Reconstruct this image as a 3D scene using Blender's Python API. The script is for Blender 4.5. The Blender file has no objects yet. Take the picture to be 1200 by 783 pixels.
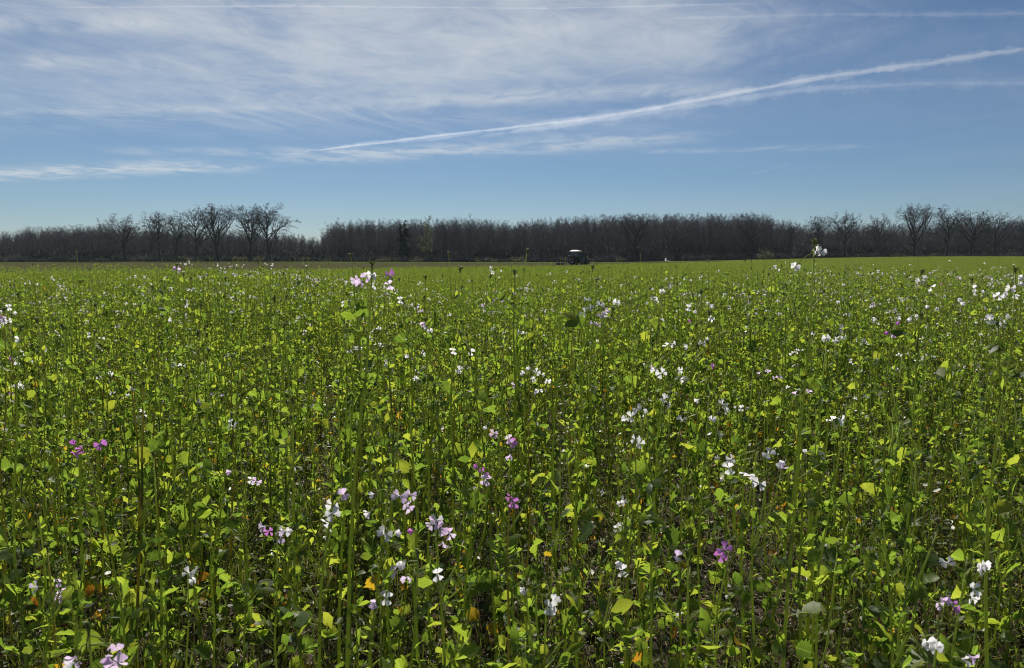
import bpy, math, random
import numpy as np
from mathutils import Matrix, Vector, Euler

# ------------------------------------------------------------------ camera, sky, sun, exposure
sc = bpy.context.scene
W0, H0, FPX = 1200.0, 783.0, 890.0
CAM = Vector((0.0, 0.0, 1.25))
PITCH = math.radians(5.68)
cd = bpy.data.cameras.new('camera')
cam = bpy.data.objects.new('camera', cd)
sc.collection.objects.link(cam)
cam.location = CAM
cam.rotation_euler = (math.pi / 2 - PITCH, 0, 0)
cd.sensor_width = 36.0
cd.lens = 36.0 * FPX / W0
cd.clip_start = 0.05
cd.clip_end = 300000.0
cd.dof.use_dof = True
cd.dof.focus_distance = 3.0
cd.dof.aperture_fstop = 14.0
sc.camera = cam

SUN_AZ = math.radians(-12.0)      # from +Y, negative = to the left
SUN_EL = math.radians(43.0)
SUN_DIR = Vector((math.sin(SUN_AZ) * math.cos(SUN_EL), math.cos(SUN_AZ) * math.cos(SUN_EL), math.sin(SUN_EL)))
sl = bpy.data.lights.new('sun', 'SUN')
sl.energy = 5.0
sl.angle = math.radians(0.53)
sl.color = (1.0, 0.95, 0.86)
sun = bpy.data.objects.new('sun', sl)
sc.collection.objects.link(sun)
sun.rotation_euler = SUN_DIR.to_track_quat('Z', 'Y').to_euler()
sun.location = (0, 0, 50)

sc.view_settings.view_transform = 'Standard'
sc.view_settings.look = 'None'
sc.view_settings.exposure = 0.25
sc.view_settings.gamma = 1.0
cy = sc.cycles
cy.max_bounces = 7
cy.diffuse_bounces = 3
cy.glossy_bounces = 2
cy.transmission_bounces = 4
cy.transparent_max_bounces = 12
cy.volume_bounces = 0
cy.use_denoising = True
cy.filter_width = 1.05
cy.sample_clamp_indirect = 4.0
cy.caustics_reflective = False
cy.caustics_refractive = False


def pix_dir(px, py):
    a = (px - W0 / 2) / FPX
    b = -(py - H0 / 2) / FPX
    c, s = math.cos(PITCH), math.sin(PITCH)
    return Vector((a, c + b * s, -s + b * c))


def at(px, py, D):
    """world point seen at photo pixel (px, py), D metres ahead of the camera along the ground"""
    d = pix_dir(px, py)
    return CAM + d * (D / d.y)


world = bpy.data.worlds.new('World')
sc.world = world
world.use_nodes = True
wn, wl = world.node_tree.nodes, world.node_tree.links
wn.clear()


def N(nodes, t, **kw):
    n = nodes.new(t)
    for k, v in kw.items():
        setattr(n, k, v)
    return n


def build_world():
    def m(op, a, b=None, c=None, clamp=False):
        n = N(wn, 'ShaderNodeMath', operation=op, use_clamp=clamp)
        for i, v in enumerate((a, b, c)):
            if v is None:
                continue
            if isinstance(v, (int, float)):
                n.inputs[i].default_value = v
            else:
                wl.new(v, n.inputs[i])
        return n.outputs[0]

    def ss(v, a, b):
        n = N(wn, 'ShaderNodeMapRange', interpolation_type='SMOOTHSTEP')
        wl.new(v, n.inputs[0])
        n.inputs[1].default_value = a
        n.inputs[2].default_value = b
        return n.outputs[0]

    def noise(x, y, z, scale, detail, rough, dist=0.0):
        cb = N(wn, 'ShaderNodeCombineXYZ')
        for i, v in enumerate((x, y, z)):
            if isinstance(v, (int, float)):
                cb.inputs[i].default_value = v
            else:
                wl.new(v, cb.inputs[i])
        n = N(wn, 'ShaderNodeTexNoise')
        wl.new(cb.outputs[0], n.inputs['Vector'])
        n.inputs['Scale'].default_value = scale
        n.inputs['Detail'].default_value = detail
        n.inputs['Roughness'].default_value = rough
        n.inputs['Distortion'].default_value = dist
        return n.outputs['Fac']

    sky = N(wn, 'ShaderNodeTexSky', sky_type='NISHITA')
    sky.sun_disc = False
    sky.sun_elevation = SUN_EL
    sky.sun_rotation = SUN_AZ
    sky.altitude = 60.0
    sky.air_density = 0.85
    sky.dust_density = 0.15
    sky.ozone_density = 8.0
    bg = N(wn, 'ShaderNodeBackground')
    tint = N(wn, 'ShaderNodeMix', data_type='RGBA', blend_type='MULTIPLY')
    tint.inputs[0].default_value = 1.0
    wl.new(sky.outputs[0], tint.inputs[6])
    tint.inputs[7].default_value = (1.03, 1.0, 0.93, 1)
    wl.new(tint.outputs[2], bg.inputs[0])
    bg.inputs[1].default_value = 0.053

    # a thin cirrus sheet: directions are projected onto a level layer
    tc = N(wn, 'ShaderNodeTexCoord')
    sp = N(wn, 'ShaderNodeSeparateXYZ')
    wl.new(tc.outputs['Generated'], sp.inputs[0])
    z = m('MAXIMUM', sp.outputs[2], 0.02)
    u = m('DIVIDE', sp.outputs[0], z)
    v = m('DIVIDE', sp.outputs[1], z)
    # wisps drawn out along the wind, bent by a slow warp
    w1 = noise(u, v, 3.1, 0.35, 2, 0.5)
    wv = m('ADD', v, m('MULTIPLY', m('SUBTRACT', w1, 0.5), 2.4))
    wu = m('ADD', u, m('MULTIPLY', m('SUBTRACT', noise(u, v, 9.7, 0.3, 2, 0.5), 0.5), 3.0))
    fine = noise(m('MULTIPLY', wu, 1.5), m('MULTIPLY', wv, 0.75), 1.3, 1.5, 8, 0.60, 0.5)
    fib = noise(m('ADD', m('MULTIPLY', wu, 0.9), m('MULTIPLY', wv, 0.55)), m('SUBTRACT', m('MULTIPLY', wv, 1.3), m('MULTIPLY', wu, 1.6)), 6.3, 2.4, 8, 0.66, 0.7)
    big = noise(m('MULTIPLY', u, 0.8), m('MULTIPLY', v, 0.7), 12.4, 0.55, 3, 0.5)
    cover = m('MULTIPLY', m('ADD', 0.15, ss(big, 0.36, 0.62)), m('SUBTRACT', 1.0, ss(v, 4.3, 7.2)))
    side = m('SUBTRACT', 1.0, m('MULTIPLY', ss(u, 0.5, 2.1), 0.9))
    cover = m('MULTIPLY', cover, side)
    tex = m('ADD', m('MULTIPLY', ss(fine, 0.30, 0.80), 0.60), m('MULTIPLY', ss(fib, 0.36, 0.82), 0.60))
    amt = m('MULTIPLY', m('ADD', m('MULTIPLY', tex, 0.80), 0.06), cover)
    # a general veil
    amt = m('ADD', amt, m('MULTIPLY', ss(noise(u, v, 21.0, 0.22, 4, 0.55), 0.35, 0.7), 0.05))

    NZ = noise(u, v, 2.0, 0.9, 3, 0.6)
    TX2 = m('ADD', 0.12, m('MULTIPLY', ss(noise(m('MULTIPLY', u, 1.3), m('MULTIPLY', v, 0.9), 5.3, 2.4, 7, 0.62, 0.5), 0.34, 0.68), 1.0))

    def bar(p0, p1, wid, amp, ns, soft=0.0):
        """a streak of cirrus from p0 to p1 (layer coordinates) with torn edges"""
        nonlocal amt
        d = pix_dir(*p0)
        ax, ay = d.x / d.z, d.y / d.z
        d = pix_dir(*p1)
        bx, by = d.x / d.z, d.y / d.z
        L = math.hypot(bx - ax, by - ay)
        tx, ty = (bx - ax) / L, (by - ay) / L
        du, dv = m('SUBTRACT', u, ax), m('SUBTRACT', v, ay)
        s = m('DIVIDE', m('ADD', m('MULTIPLY', du, tx), m('MULTIPLY', dv, ty)), L)
        q = m('ADD', m('MULTIPLY', du, -ty), m('MULTIPLY', dv, tx))
        q = m('ADD', q, m('MULTIPLY', m('SUBTRACT', NZ, 0.5), wid * 1.6))
        g = m('POWER', 2.718, m('MULTIPLY', m('POWER', m('ABSOLUTE', m('DIVIDE', q, wid)), 2.0), -1.0))
        e = m('MULTIPLY', ss(s, -0.12, 0.12), m('SUBTRACT', 1.0, ss(s, 0.82, 1.14)))
        amt = m('ADD', amt, m('MULTIPLY', m('MULTIPLY', g, e), m('MULTIPLY', m('ADD', m('MULTIPLY', TX2, 1.0 - soft), 0.55 * soft), amp)))

    bar((-300, 82), (800, 66), 0.95, 0.62, 2.0, 0.62)
    bar((330, 75), (840, 30), 0.75, 0.40, 2.0, 0.55)
    bar((-60, 208), (270, 193), 0.46, 1.1, 2.0)
    bar((330, 188), (800, 160), 0.42, 0.62, 7.0)
    bar((150, 178), (560, 176), 0.25, 0.42, 27.0)
    bar((-50, 132), (420, 124), 0.14, 0.45, 11.0)
    bar((430, 122), (860, 104), 0.22, 0.55, 15.0)
    bar((-60, 26), (290, 24), 0.13, 0.60, 19.0)
    bar((20, 72), (160, 66), 0.14, 0.45, 23.0)
    bar((760, 178), (1010, 172), 0.16, 0.30, 31.0)
    amt = m('SUBTRACT', 1.0, m('POWER', 2.718, m('MULTIPLY', amt, -0.95)))
    amt = m('MINIMUM', amt, 0.85)
    amt = m('MULTIPLY', amt, ss(sp.outputs[2], 0.015, 0.10))
    cb = N(wn, 'ShaderNodeBackground')
    cb.inputs[0].default_value = (0.75, 0.78, 0.79, 1)
    cb.inputs[1].default_value = 0.80
    mx = N(wn, 'ShaderNodeMixShader')
    wl.new(amt, mx.inputs[0])
    wl.new(bg.outputs[0], mx.inputs[1])
    wl.new(cb.outputs[0], mx.inputs[2])
    out = N(wn, 'ShaderNodeOutputWorld')
    wl.new(mx.outputs[0], out.inputs[0])


build_world()

# ------------------------------------------------------------------ helpers
RNG = random.Random(11)
COL = sc.collection


def tag(o, label=None, cat=None, group=None, kind=None):
    if label:
        o['label'] = label
    if cat:
        o['category'] = cat
    if group:
        o['group'] = group
    if kind:
        o['kind'] = kind
    return o


def sstep(a, b, x):
    t = min(1.0, max(0.0, (x - a) / (b - a)))
    return t * t * (3 - 2 * t)


def ground_z(x, y):
    z = 1.05 * sstep(15, 120, x) * sstep(30, 190, y)
    z += 0.16 * math.sin(x * 0.031 + 1.0) * math.sin(y * 0.023) * sstep(25, 90, y)
    z += 0.025 * math.sin(x * 2.1 + 0.7 * math.sin(y * 1.7)) * math.sin(y * 1.9 + 0.4)
    return z


def mesh_from(name, V, F, mats, FM=None, smooth=True, lp=None):
    me = bpy.data.meshes.new(name)
    me.from_pydata([tuple(map(float, v)) for v in V], [], [tuple(f) for f in F])
    for mt in mats:
        me.materials.append(mt)
    if FM is not None:
        me.polygons.foreach_set('material_index', [int(i) for i in FM])
    if smooth:
        me.polygons.foreach_set('use_smooth', [True] * len(me.polygons))
    if lp is not None:
        at_ = me.attributes.new('leaf_place', 'FLOAT_VECTOR', 'POINT')
        at_.data.foreach_set('vector', np.asarray(lp, dtype=np.float32).ravel())
    me.update()
    return me


def link(name, me, parent=None):
    o = bpy.data.objects.new(name, me)
    COL.objects.link(o)
    if parent is not None:
        o.parent = parent
    return o


def empty(name, loc, rz=0.0):
    o = bpy.data.objects.new(name, None)
    COL.objects.link(o)
    o.location = loc
    o.rotation_euler = (0, 0, rz)
    o.empty_display_size = 0.1
    return o


# ------------------------------------------------------------------ materials
def new_mat(name):
    mt = bpy.data.materials.new(name)
    mt.use_nodes = True
    nt = mt.node_tree
    nt.nodes.clear()
    return mt, nt.nodes, nt.links


def ramp(nodes, links, fac, stops):
    r = N(nodes, 'ShaderNodeValToRGB')
    els = r.color_ramp.elements
    while len(els) > 1:
        els.remove(els[-1])
    els[0].position = stops[0][0]
    els[0].color = (*stops[0][1], 1)
    for p, c in stops[1:]:
        e = els.new(p)
        e.color = (*c, 1)
    links.new(fac, r.inputs[0])
    return r.outputs[0]


def foliage_mat(name, stops, trans_gain, trans, rough=0.48, spec=0.26, veins=False):
    """a leaf: a colour of its own for every leaf, glossy skin, lets light through"""
    mt, nd, lk = new_mat(name)
    ge = N(nd, 'ShaderNodeNewGeometry')
    oi = N(nd, 'ShaderNodeObjectInfo')
    ad = N(nd, 'ShaderNodeMath', operation='ADD')
    lk.new(ge.outputs['Random Per Island'], ad.inputs[0])
    lk.new(oi.outputs['Random'], ad.inputs[1])
    fr = N(nd, 'ShaderNodeMath', operation='FRACT')
    lk.new(ad.outputs[0], fr.inputs[0])
    tc = N(nd, 'ShaderNodeTexCoord')
    nz = N(nd, 'ShaderNodeTexNoise')
    nz.inputs['Scale'].default_value = 55.0
    nz.inputs['Detail'].default_value = 3
    lk.new(ge.outputs['Position'], nz.inputs['Vector'])
    mix = N(nd, 'ShaderNodeMath', operation='MULTIPLY_ADD')
    lk.new(nz.outputs['Fac'], mix.inputs[0])
    mix.inputs[1].default_value = 0.30
    lk.new(fr.outputs[0], mix.inputs[2])
    sb = N(nd, 'ShaderNodeMath', operation='SUBTRACT', use_clamp=True)
    lk.new(mix.outputs[0], sb.inputs[0])
    sb.inputs[1].default_value = 0.15
    col = ramp(nd, lk, sb.outputs[0], stops)
    if veins:      # pale midrib and side veins, a few brown spots
        def mm(op, a, b=None, clamp=False):
            n = N(nd, 'ShaderNodeMath', operation=op, use_clamp=clamp)
            for i_, v_ in enumerate((a, b)):
                if v_ is None:
                    continue
                if isinstance(v_, (int, float)):
                    n.inputs[i_].default_value = v_
                else:
                    lk.new(v_, n.inputs[i_])
            return n.outputs[0]

        la = N(nd, 'ShaderNodeAttribute', attribute_name='leaf_place')
        sx = N(nd, 'ShaderNodeSeparateXYZ')
        lk.new(la.outputs['Vector'], sx.inputs[0])
        ax = mm('ABSOLUTE', mm('SUBTRACT', sx.outputs[0], mm('MULTIPLY', mm('SINE', mm('MULTIPLY', sx.outputs[1], 2.5)), .05)))
        rib = mm('SUBTRACT', 1.0, mm('MULTIPLY', ax, 22.0), True)
        sv = mm('SINE', mm('MULTIPLY', mm('SUBTRACT', sx.outputs[1], mm('MULTIPLY', ax, .9)), 52.0))
        sv = mm('MULTIPLY', mm('SUBTRACT', sv, .72, True), 2.0)
        vein = mm('MAXIMUM', rib, sv, True)
        vm = N(nd, 'ShaderNodeMix', data_type='RGBA', blend_type='MIX')
        lk.new(mm('MULTIPLY', vein, .42), vm.inputs[0])
        lk.new(col, vm.inputs[6])
        vm.inputs[7].default_value = (.20, .26, .08, 1)
        sn = N(nd, 'ShaderNodeTexNoise')
        sn.inputs['Scale'].default_value = 140.0
        lk.new(ge.outputs['Position'], sn.inputs['Vector'])
        spot = mm('MULTIPLY', mm('SUBTRACT', sn.outputs['Fac'], .66, True), 9.0, True)
        vm2 = N(nd, 'ShaderNodeMix', data_type='RGBA', blend_type='MIX')
        lk.new(mm('MULTIPLY', spot, .8), vm2.inputs[0])
        lk.new(vm.outputs[2], vm2.inputs[6])
        vm2.inputs[7].default_value = (.10, .065, .02, 1)
        col = vm2.outputs[2]
    p = N(nd, 'ShaderNodeBsdfPrincipled')
    lk.new(col, p.inputs['Base Color'])
    p.inputs['Roughness'].default_value = rough
    p.inputs['Specular IOR Level'].default_value = spec
    bp = N(nd, 'ShaderNodeBump')
    bp.inputs['Strength'].default_value = 0.35
    bp.inputs['Distance'].default_value = 0.004
    lk.new(nz.outputs['Fac'], bp.inputs['Height'])
    lk.new(bp.outputs[0], p.inputs['Normal'])
    tr = N(nd, 'ShaderNodeBsdfTranslucent')
    g = N(nd, 'ShaderNodeMix', data_type='RGBA', blend_type='MULTIPLY')
    g.inputs[0].default_value = 1.0
    lk.new(col, g.inputs[6])
    g.inputs[7].default_value = (*trans_gain, 1)
    lk.new(g.outputs[2], tr.inputs[0])
    mx = N(nd, 'ShaderNodeMixShader')
    mx.inputs[0].default_value = trans
    lk.new(p.outputs[0], mx.inputs[1])
    lk.new(tr.outputs[0], mx.inputs[2])
    o = N(nd, 'ShaderNodeOutputMaterial')
    lk.new(mx.outputs[0], o.inputs[0])
    return mt


def noise_mat(name, stops, scale, rough=0.85, bump=0.4, bdist=0.05, coord='Object', spec=0.2, detail=6, metallic=0.0, nscale=(1, 1, 1)):
    mt, nd, lk = new_mat(name)
    tc = N(nd, 'ShaderNodeTexCoord')
    mp = N(nd, 'ShaderNodeMapping')
    mp.inputs['Scale'].default_value = nscale
    if coord == 'World':
        ge = N(nd, 'ShaderNodeNewGeometry')
        lk.new(ge.outputs['Position'], mp.inputs[0])
    else:
        lk.new(tc.outputs[coord], mp.inputs[0])
    nz = N(nd, 'ShaderNodeTexNoise')
    nz.inputs['Scale'].default_value = scale
    nz.inputs['Detail'].default_value = detail
    nz.inputs['Roughness'].default_value = 0.62
    lk.new(mp.outputs[0], nz.inputs['Vector'])
    col = ramp(nd, lk, nz.outputs['Fac'], stops)
    p = N(nd, 'ShaderNodeBsdfPrincipled')
    lk.new(col, p.inputs['Base Color'])
    p.inputs['Roughness'].default_value = rough
    p.inputs['Specular IOR Level'].default_value = spec
    p.inputs['Metallic'].default_value = metallic
    if bump:
        bp = N(nd, 'ShaderNodeBump')
        bp.inputs['Strength'].default_value = bump
        bp.inputs['Distance'].default_value = bdist
        lk.new(nz.outputs['Fac'], bp.inputs['Height'])
        lk.new(bp.outputs[0], p.inputs['Normal'])
    o = N(nd, 'ShaderNodeOutputMaterial')
    lk.new(p.outputs[0], o.inputs[0])
    return mt


M = {}
M['leaf'] = foliage_mat('leaf_green', [(0.0, (0.036, 0.068, 0.013)), (0.35, (0.064, 0.108, 0.017)), (0.70, (0.100, 0.146, 0.021)), (0.97, (0.150, 0.176, 0.026))], (3.1, 2.95, 1.6), 0.60, veins=True)
M['leaf_yellow'] = foliage_mat('leaf_yellow', [(0.0, (0.34, 0.27, 0.020)), (0.6, (0.42, 0.28, 0.018)), (1.0, (0.40, 0.17, 0.015))], (1.6, 1.5, 1.2), 0.55, veins=True)
M['stem'] = foliage_mat('stem_green', [(0.0, (0.170, 0.205, 0.055)), (0.8, (0.220, 0.265, 0.080)), (1.0, (0.19, 0.17, 0.06))], (2.4, 2.4, 1.4), 0.50, 0.5, 0.4)
M['bud'] = foliage_mat('bud_green', [(0.0, (0.16, 0.20, 0.07)), (1.0, (0.22, 0.25, 0.11))], (2.2, 2.2, 1.3), 0.5, 0.5)
M['white'] = foliage_mat('petal_white', [(0.0, (0.84, 0.83, 0.84)), (0.75, (0.86, 0.85, 0.84)), (1.0, (0.82, 0.76, 0.83))], (1.06, 1.05, 1.05), 0.60, 0.6, 0.3)
M['lilac'] = foliage_mat('petal_lilac', [(0.0, (0.76, 0.66, 0.80)), (0.5, (0.70, 0.54, 0.75)), (1.0, (0.82, 0.76, 0.83))], (1.08, 1.0, 1.08), 0.58, 0.6, 0.3)
M['pink'] = foliage_mat('petal_pink', [(0.0, (0.58, 0.24, 0.54)), (0.6, (0.54, 0.26, 0.60)), (1.0, (0.66, 0.36, 0.62))], (1.15, 0.85, 1.15), 0.48, 0.6, 0.3)
M['weed'] = foliage_mat('weed_green', [(0.0, (0.035, 0.06, 0.012)), (0.55, (0.07, 0.10, 0.018)), (1.0, (0.13, 0.13, 0.03))], (2.4, 2.3, 1.4), 0.45, 0.38)
M['straw'] = foliage_mat('dry_straw', [(0.0, (0.10, 0.065, 0.035)), (0.5, (0.22, 0.16, 0.09)), (1.0, (0.36, 0.29, 0.18))], (1.1, 1.0, 0.8), 0.2, 0.55, 0.3)
M['soil'] = noise_mat('soil', [(0.3, (0.022, 0.015, 0.010)), (0.6, (0.046, 0.033, 0.021)), (0.8, (0.085, 0.062, 0.040))], 9.0, 0.95, 0.8, 0.03, 'World')
M['plough'] = noise_mat('ploughed_soil', [(0.3, (0.045, 0.050, 0.022)), (0.5, (0.070, 0.062, 0.034)), (0.7, (0.060, 0.078, 0.024))], 0.25, 1.0, 0.6, 0.2, 'World', nscale=(0.3, 1.6, 1), spec=0.0)
M['grass'] = noise_mat('verge_grass', [(0.3, (0.055, 0.085, 0.022)), (0.7, (0.12, 0.145, 0.04))], 0.5, 1.0, 0.5, 0.2, 'World', nscale=(0.3, 1.0, 1), spec=0.0)
M['bark'] = noise_mat('bark', [(0.3, (0.040, 0.040, 0.044)), (0.7, (0.075, 0.074, 0.076))], 1.2, 0.9, 0.5, 0.05, nscale=(1, 1, 0.3))
M['bark_dark'] = noise_mat('bark_dark', [(0.3, (0.060, 0.058, 0.062)), (0.7, (0.105, 0.100, 0.102))], 1.2, 0.9, 0.4, 0.05, nscale=(1, 1, 0.3))
M['bark_warm'] = noise_mat('bark_warm', [(0.3, (0.075, 0.065, 0.042)), (0.7, (0.13, 0.12, 0.075))], 1.2, 0.9, 0.4, 0.05)
M['evergreen'] = foliage_mat('evergreen_leaf', [(0.0, (0.014, 0.022, 0.016)), (1.0, (0.03, 0.042, 0.026))], (1.4, 1.4, 1.2), 0.3, 0.9, .05)
M['spring_leaf'] = foliage_mat('spring_leaf', [(0.0, (0.06, 0.075, 0.03)), (1.0, (0.12, 0.12, 0.05))], (1.6, 1.6, 1.2), 0.4, 0.5)

# ------------------------------------------------------------------ the ground
def build_ground():
    V, F = [], []
    radii = [0.0] + list(np.geomspace(0.4, 9000.0, 150))
    na = 160
    V.append((0, 0, ground_z(0, 0)))
    for r in radii[1:]:
        for k in range(na):
            a = 2 * math.pi * k / na
            x, y = r * math.sin(a), r * math.cos(a)
            fade = 1 - sstep(400, 3000, r)
            z = ground_z(x, y) * fade + (RNG.uniform(-1, 1) * 0.02 if r < 12 else 0)
            V.append((x, y, z))
    for k in range(na):
        F.append((0, 1 + (k + 1) % na, 1 + k))
    for j in range(len(radii) - 2):
        b0, b1 = 1 + j * na, 1 + (j + 1) * na
        for k in range(na):
            k2 = (k + 1) % na
            F.append((b0 + k, b0 + k2, b1 + k2, b1 + k))
    o = link('ground', mesh_from('ground', V, F, [M['soil']]))
    tag(o, 'dark bare soil of the field between the plants', 'ground', kind='structure')


EDGE = [(-1.2, 42.0), (-0.68, 46.0), (-0.25, 58.0), (0.10, 72.0), (0.20, 105.0), (0.31, 196.0), (0.45, 212.0), (1.2, 214.0)]


def edge_D(u):
    for (a, da), (b, db) in zip(EDGE, EDGE[1:]):
        if a <= u <= b:
            return da + (db - da) * (u - a) / (b - a)
    return EDGE[0][1] if u < EDGE[0][0] else EDGE[-1][1]


def sheet(name, near, far, us, mat, lift, label, rows=26):
    V, F = [], []
    n = len(us)
    for j in range(rows + 1):
        t = j / rows
        for u in us:
            D = near(u) + (far(u) - near(u)) * t
            x = u * D
            V.append((x, D, ground_z(x, D) + lift))
    for j in range(rows):
        for i in range(n - 1):
            a = j * n + i
            F.append((a, a + 1, a + n + 1, a + n))
    o = link(name, mesh_from(name, V, F, [mat]))
    tag(o, label, name.replace('_', ' '), kind='structure')


build_ground()
us_ = list(np.linspace(-1.2, 0.36, 60))
sheet('ploughed_field', lambda u: edge_D(u) - 1.0, lambda u: 198.0 + 18 * sstep(-0.3, 0.2, u), us_, M['plough'], 0.10, 'brown worked strip of field between the crop and the wood')
sheet('grass_verge', lambda u: 196.0 + 18 * sstep(-0.3, 0.2, u), lambda u: 420.0, list(np.linspace(-1.2, 1.2, 60)), M['grass'], 0.16, 'strip of rough grass along the foot of the wood')

# ------------------------------------------------------------------ mesh library for the crop (numpy, reused by objects and joined patches)
LIB = {}       # key -> (verts Nx3, faces, face material keys)


def tube(path, radii, sides):
    """tapered tube along a list of Vectors"""
    V, F = [], []
    n = len(path)
    prev = None
    for i, p in enumerate(path):
        d = (path[min(i + 1, n - 1)] - path[max(i - 1, 0)])
        d = d.normalized() if d.length > 1e-9 else Vector((0, 0, 1))
        if prev is None:
            up = Vector((1, 0, 0)) if abs(d.x) < 0.9 else Vector((0, 1, 0))
            a = d.cross(up).normalized()
        else:
            a = (prev - d * prev.dot(d))
            a = a.normalized() if a.length > 1e-6 else d.orthogonal().normalized()
        prev = a
        b = d.cross(a)
        for k in range(sides):
            t = 2 * math.pi * k / sides
            V.append(p + (a * math.cos(t) + b * math.sin(t)) * radii[i])
    for i in range(n - 1):
        for k in range(sides):
            k2 = (k + 1) % sides
            F.append((i * sides + k, i * sides + k2, (i + 1) * sides + k2, (i + 1) * sides + k))
    V.append(path[-1].copy())
    tip = len(V) - 1
    for k in range(sides):
        F.append(((n - 1) * sides + k, (n - 1) * sides + (k + 1) % sides, tip))
    return V, F


def lib_leaf(key, kind, seed, mat, stations=None):
    r = random.Random(seed)
    if kind == 'broad':       # stalk then a rounded toothed blade
        prof = [(0, .015), (.16, .018), (.28, .05), (.34, .26), (.42, .24), (.50, .41), (.57, .27), (.66, .42), (.74, .30), (.84, .35), (.91, .22), (.97, .10)]
    elif kind == 'lyrate':    # small side lobes and a large end lobe
        prof = [(0, .016), (.14, .02), (.20, .10), (.26, .03), (.33, .16), (.40, .05), (.46, .22), (.55, .36), (.64, .28), (.75, .38), (.84, .26), (.92, .25), (.98, .09)]
    elif kind == 'lance':
        prof = [(0, .015), (.12, .03), (.25, .11), (.40, .16), (.52, .14), (.64, .15), (.78, .10), (.90, .06), (1.0, .01)]
    else:                     # far: few faces
        prof = [(0, .02), (.3, .08), (.55, .25), (.8, .19), (1.0, .03)]
    V, F = [], []
    bend = r.uniform(0.10, 0.42)
    tw = r.uniform(-0.5, 0.5)
    cup = r.uniform(0.15, 0.55)
    for t, w in prof:
        jl, jr = r.uniform(.68, 1.22), r.uniform(.68, 1.22)
        z = 0.16 * t - bend * t * t + r.uniform(-.012, .012)
        sw = 0.10 * math.sin(t * 2.5 + tw * 3)
        for s, j in ((-1, jl), (0, 1), (1, jr)):
            x = s * w * j
            zz = z + cup * abs(x) + tw * x * t + (r.uniform(-.03, .03) if s and w > .08 else 0)
            V.append(Vector((x + sw, t + (r.uniform(-.02, .02) if s else 0), zz)))
    for i in range(len(prof) - 1):
        for s in range(2):
            a = i * 3 + s
            F.append((a, a + 1, a + 4, a + 3))
    LIB[key] = (np.array([tuple(v) for v in V]), F, [mat] * len(F))


LEAF_KEYS = []
for i in range(4):
    lib_leaf(f'broad{i}', 'broad', 100 + i, 'leaf')
for i in range(4):
    lib_leaf(f'lyrate{i}', 'lyrate', 120 + i, 'leaf')
for i in range(3):
    lib_leaf(f'lance{i}', 'lance', 140 + i, 'leaf')
for i in range(3):
    lib_leaf(f'yellow{i}', 'broad', 160 + i, 'leaf_yellow')
for i in range(3):
    lib_leaf(f'far{i}', 'far', 180 + i, 'leaf')
lib_leaf('faryellow', 'far', 190, 'leaf_yellow')


def petal_strip(r, L, Wd, lift):
    """one petal: narrow claw, broad rounded notched blade; local +Y outward, +Z flower axis"""
    prof = [(0.0, .10), (.30, .13), (.50, .34), (.68, .50), (.85, .50), (.97, .36)]
    V, F = [], []
    jw = r.uniform(.88, 1.12)
    curl = r.uniform(.05, .30)
    for t, w in prof:
        z = lift * (min(t, .35) / .35) + (t - .35) * L * r.uniform(.0, .12) - curl * L * max(0, t - .45) ** 2
        for s in (-1, 0, 1):
            notch = -.05 * L if (t > .95 and s == 0) else 0
            V.append(Vector((s * w * Wd * jw, t * L + notch, z + abs(s) * w * .10 * L + r.uniform(-.03, .03) * L * (t > .4))))
    for i in range(len(prof) - 1):
        for s in range(2):
            a = i * 3 + s
            F.append((a, a + 1, a + 4, a + 3))
    return V, F


def lib_flower(key, seed, colour, open_=1.0):
    """calyx tube + four petals in a cross; axis +Y, about 24 mm across (metres)"""
    r = random.Random(seed)
    V, F, FM = [], [], []
    v, f = tube([Vector((0, 0, -.011)), Vector((0, 0, -.006)), Vector((0, 0, 0.0008))], [.0008, .0017, .0013], 5)
    V += v
    F += f
    FM += ['bud'] * len(f)
    P = []
    for k in range(4):
        L = .0135 * r.uniform(.88, 1.1)
        pv, pf = petal_strip(r, L, .0090, .004)
        tilt = (1 - open_) * 1.1 + r.uniform(-.15, .30)
        ang = k * math.pi / 2 + (0.26 if k % 2 else -0.26) + r.uniform(-.16, .16)
        R = Matrix.Rotation(ang, 3, 'Z') @ Matrix.Rotation(tilt, 3, 'X')
        pv = [R @ q for q in pv]
        P.append((pv, pf))
        b = len(V)
        V += pv
        F += [tuple(i + b for i in ff) for ff in pf]
        FM += [colour] * len(pf)
    A = Matrix.Rotation(-math.pi / 2, 3, 'X')        # axis Z -> Y
    LIB[key] = (np.array([tuple(A @ q) for q in V]), F, FM)
    nb = len(v)
    LIB[key + '_calyx'] = (np.array([tuple(A @ q) for q in v]), f, ['bud'] * len(f))
    for k, (pv, pf) in enumerate(P):
        LIB[f'{key}_petal{k}'] = (np.array([tuple(A @ q) for q in pv]), pf, [colour] * len(pf))


FLOWERS = {'white': [], 'lilac': [], 'pink': []}
for ci, c in enumerate(FLOWERS):
    for i in range(4):
        lib_flower(f'flower_{c}{i}', 300 + ci * 10 + i, c, (1.0, .85, .65, .35)[i])
        FLOWERS[c].append(f'flower_{c}{i}')


def lib_far_flower(key, colour):
    V = [(-.011, 0, -.008), (.010, .003, -.010), (.011, .002, .009), (-.009, .004, .010), (0, -.002, 0)]
    F = [(0, 1, 4), (1, 2, 4), (2, 3, 4), (3, 0, 4)]
    LIB[key] = (np.array(V), F, [colour] * 4)


for c in FLOWERS:
    lib_far_flower('farflower_' + c, c)


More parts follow.
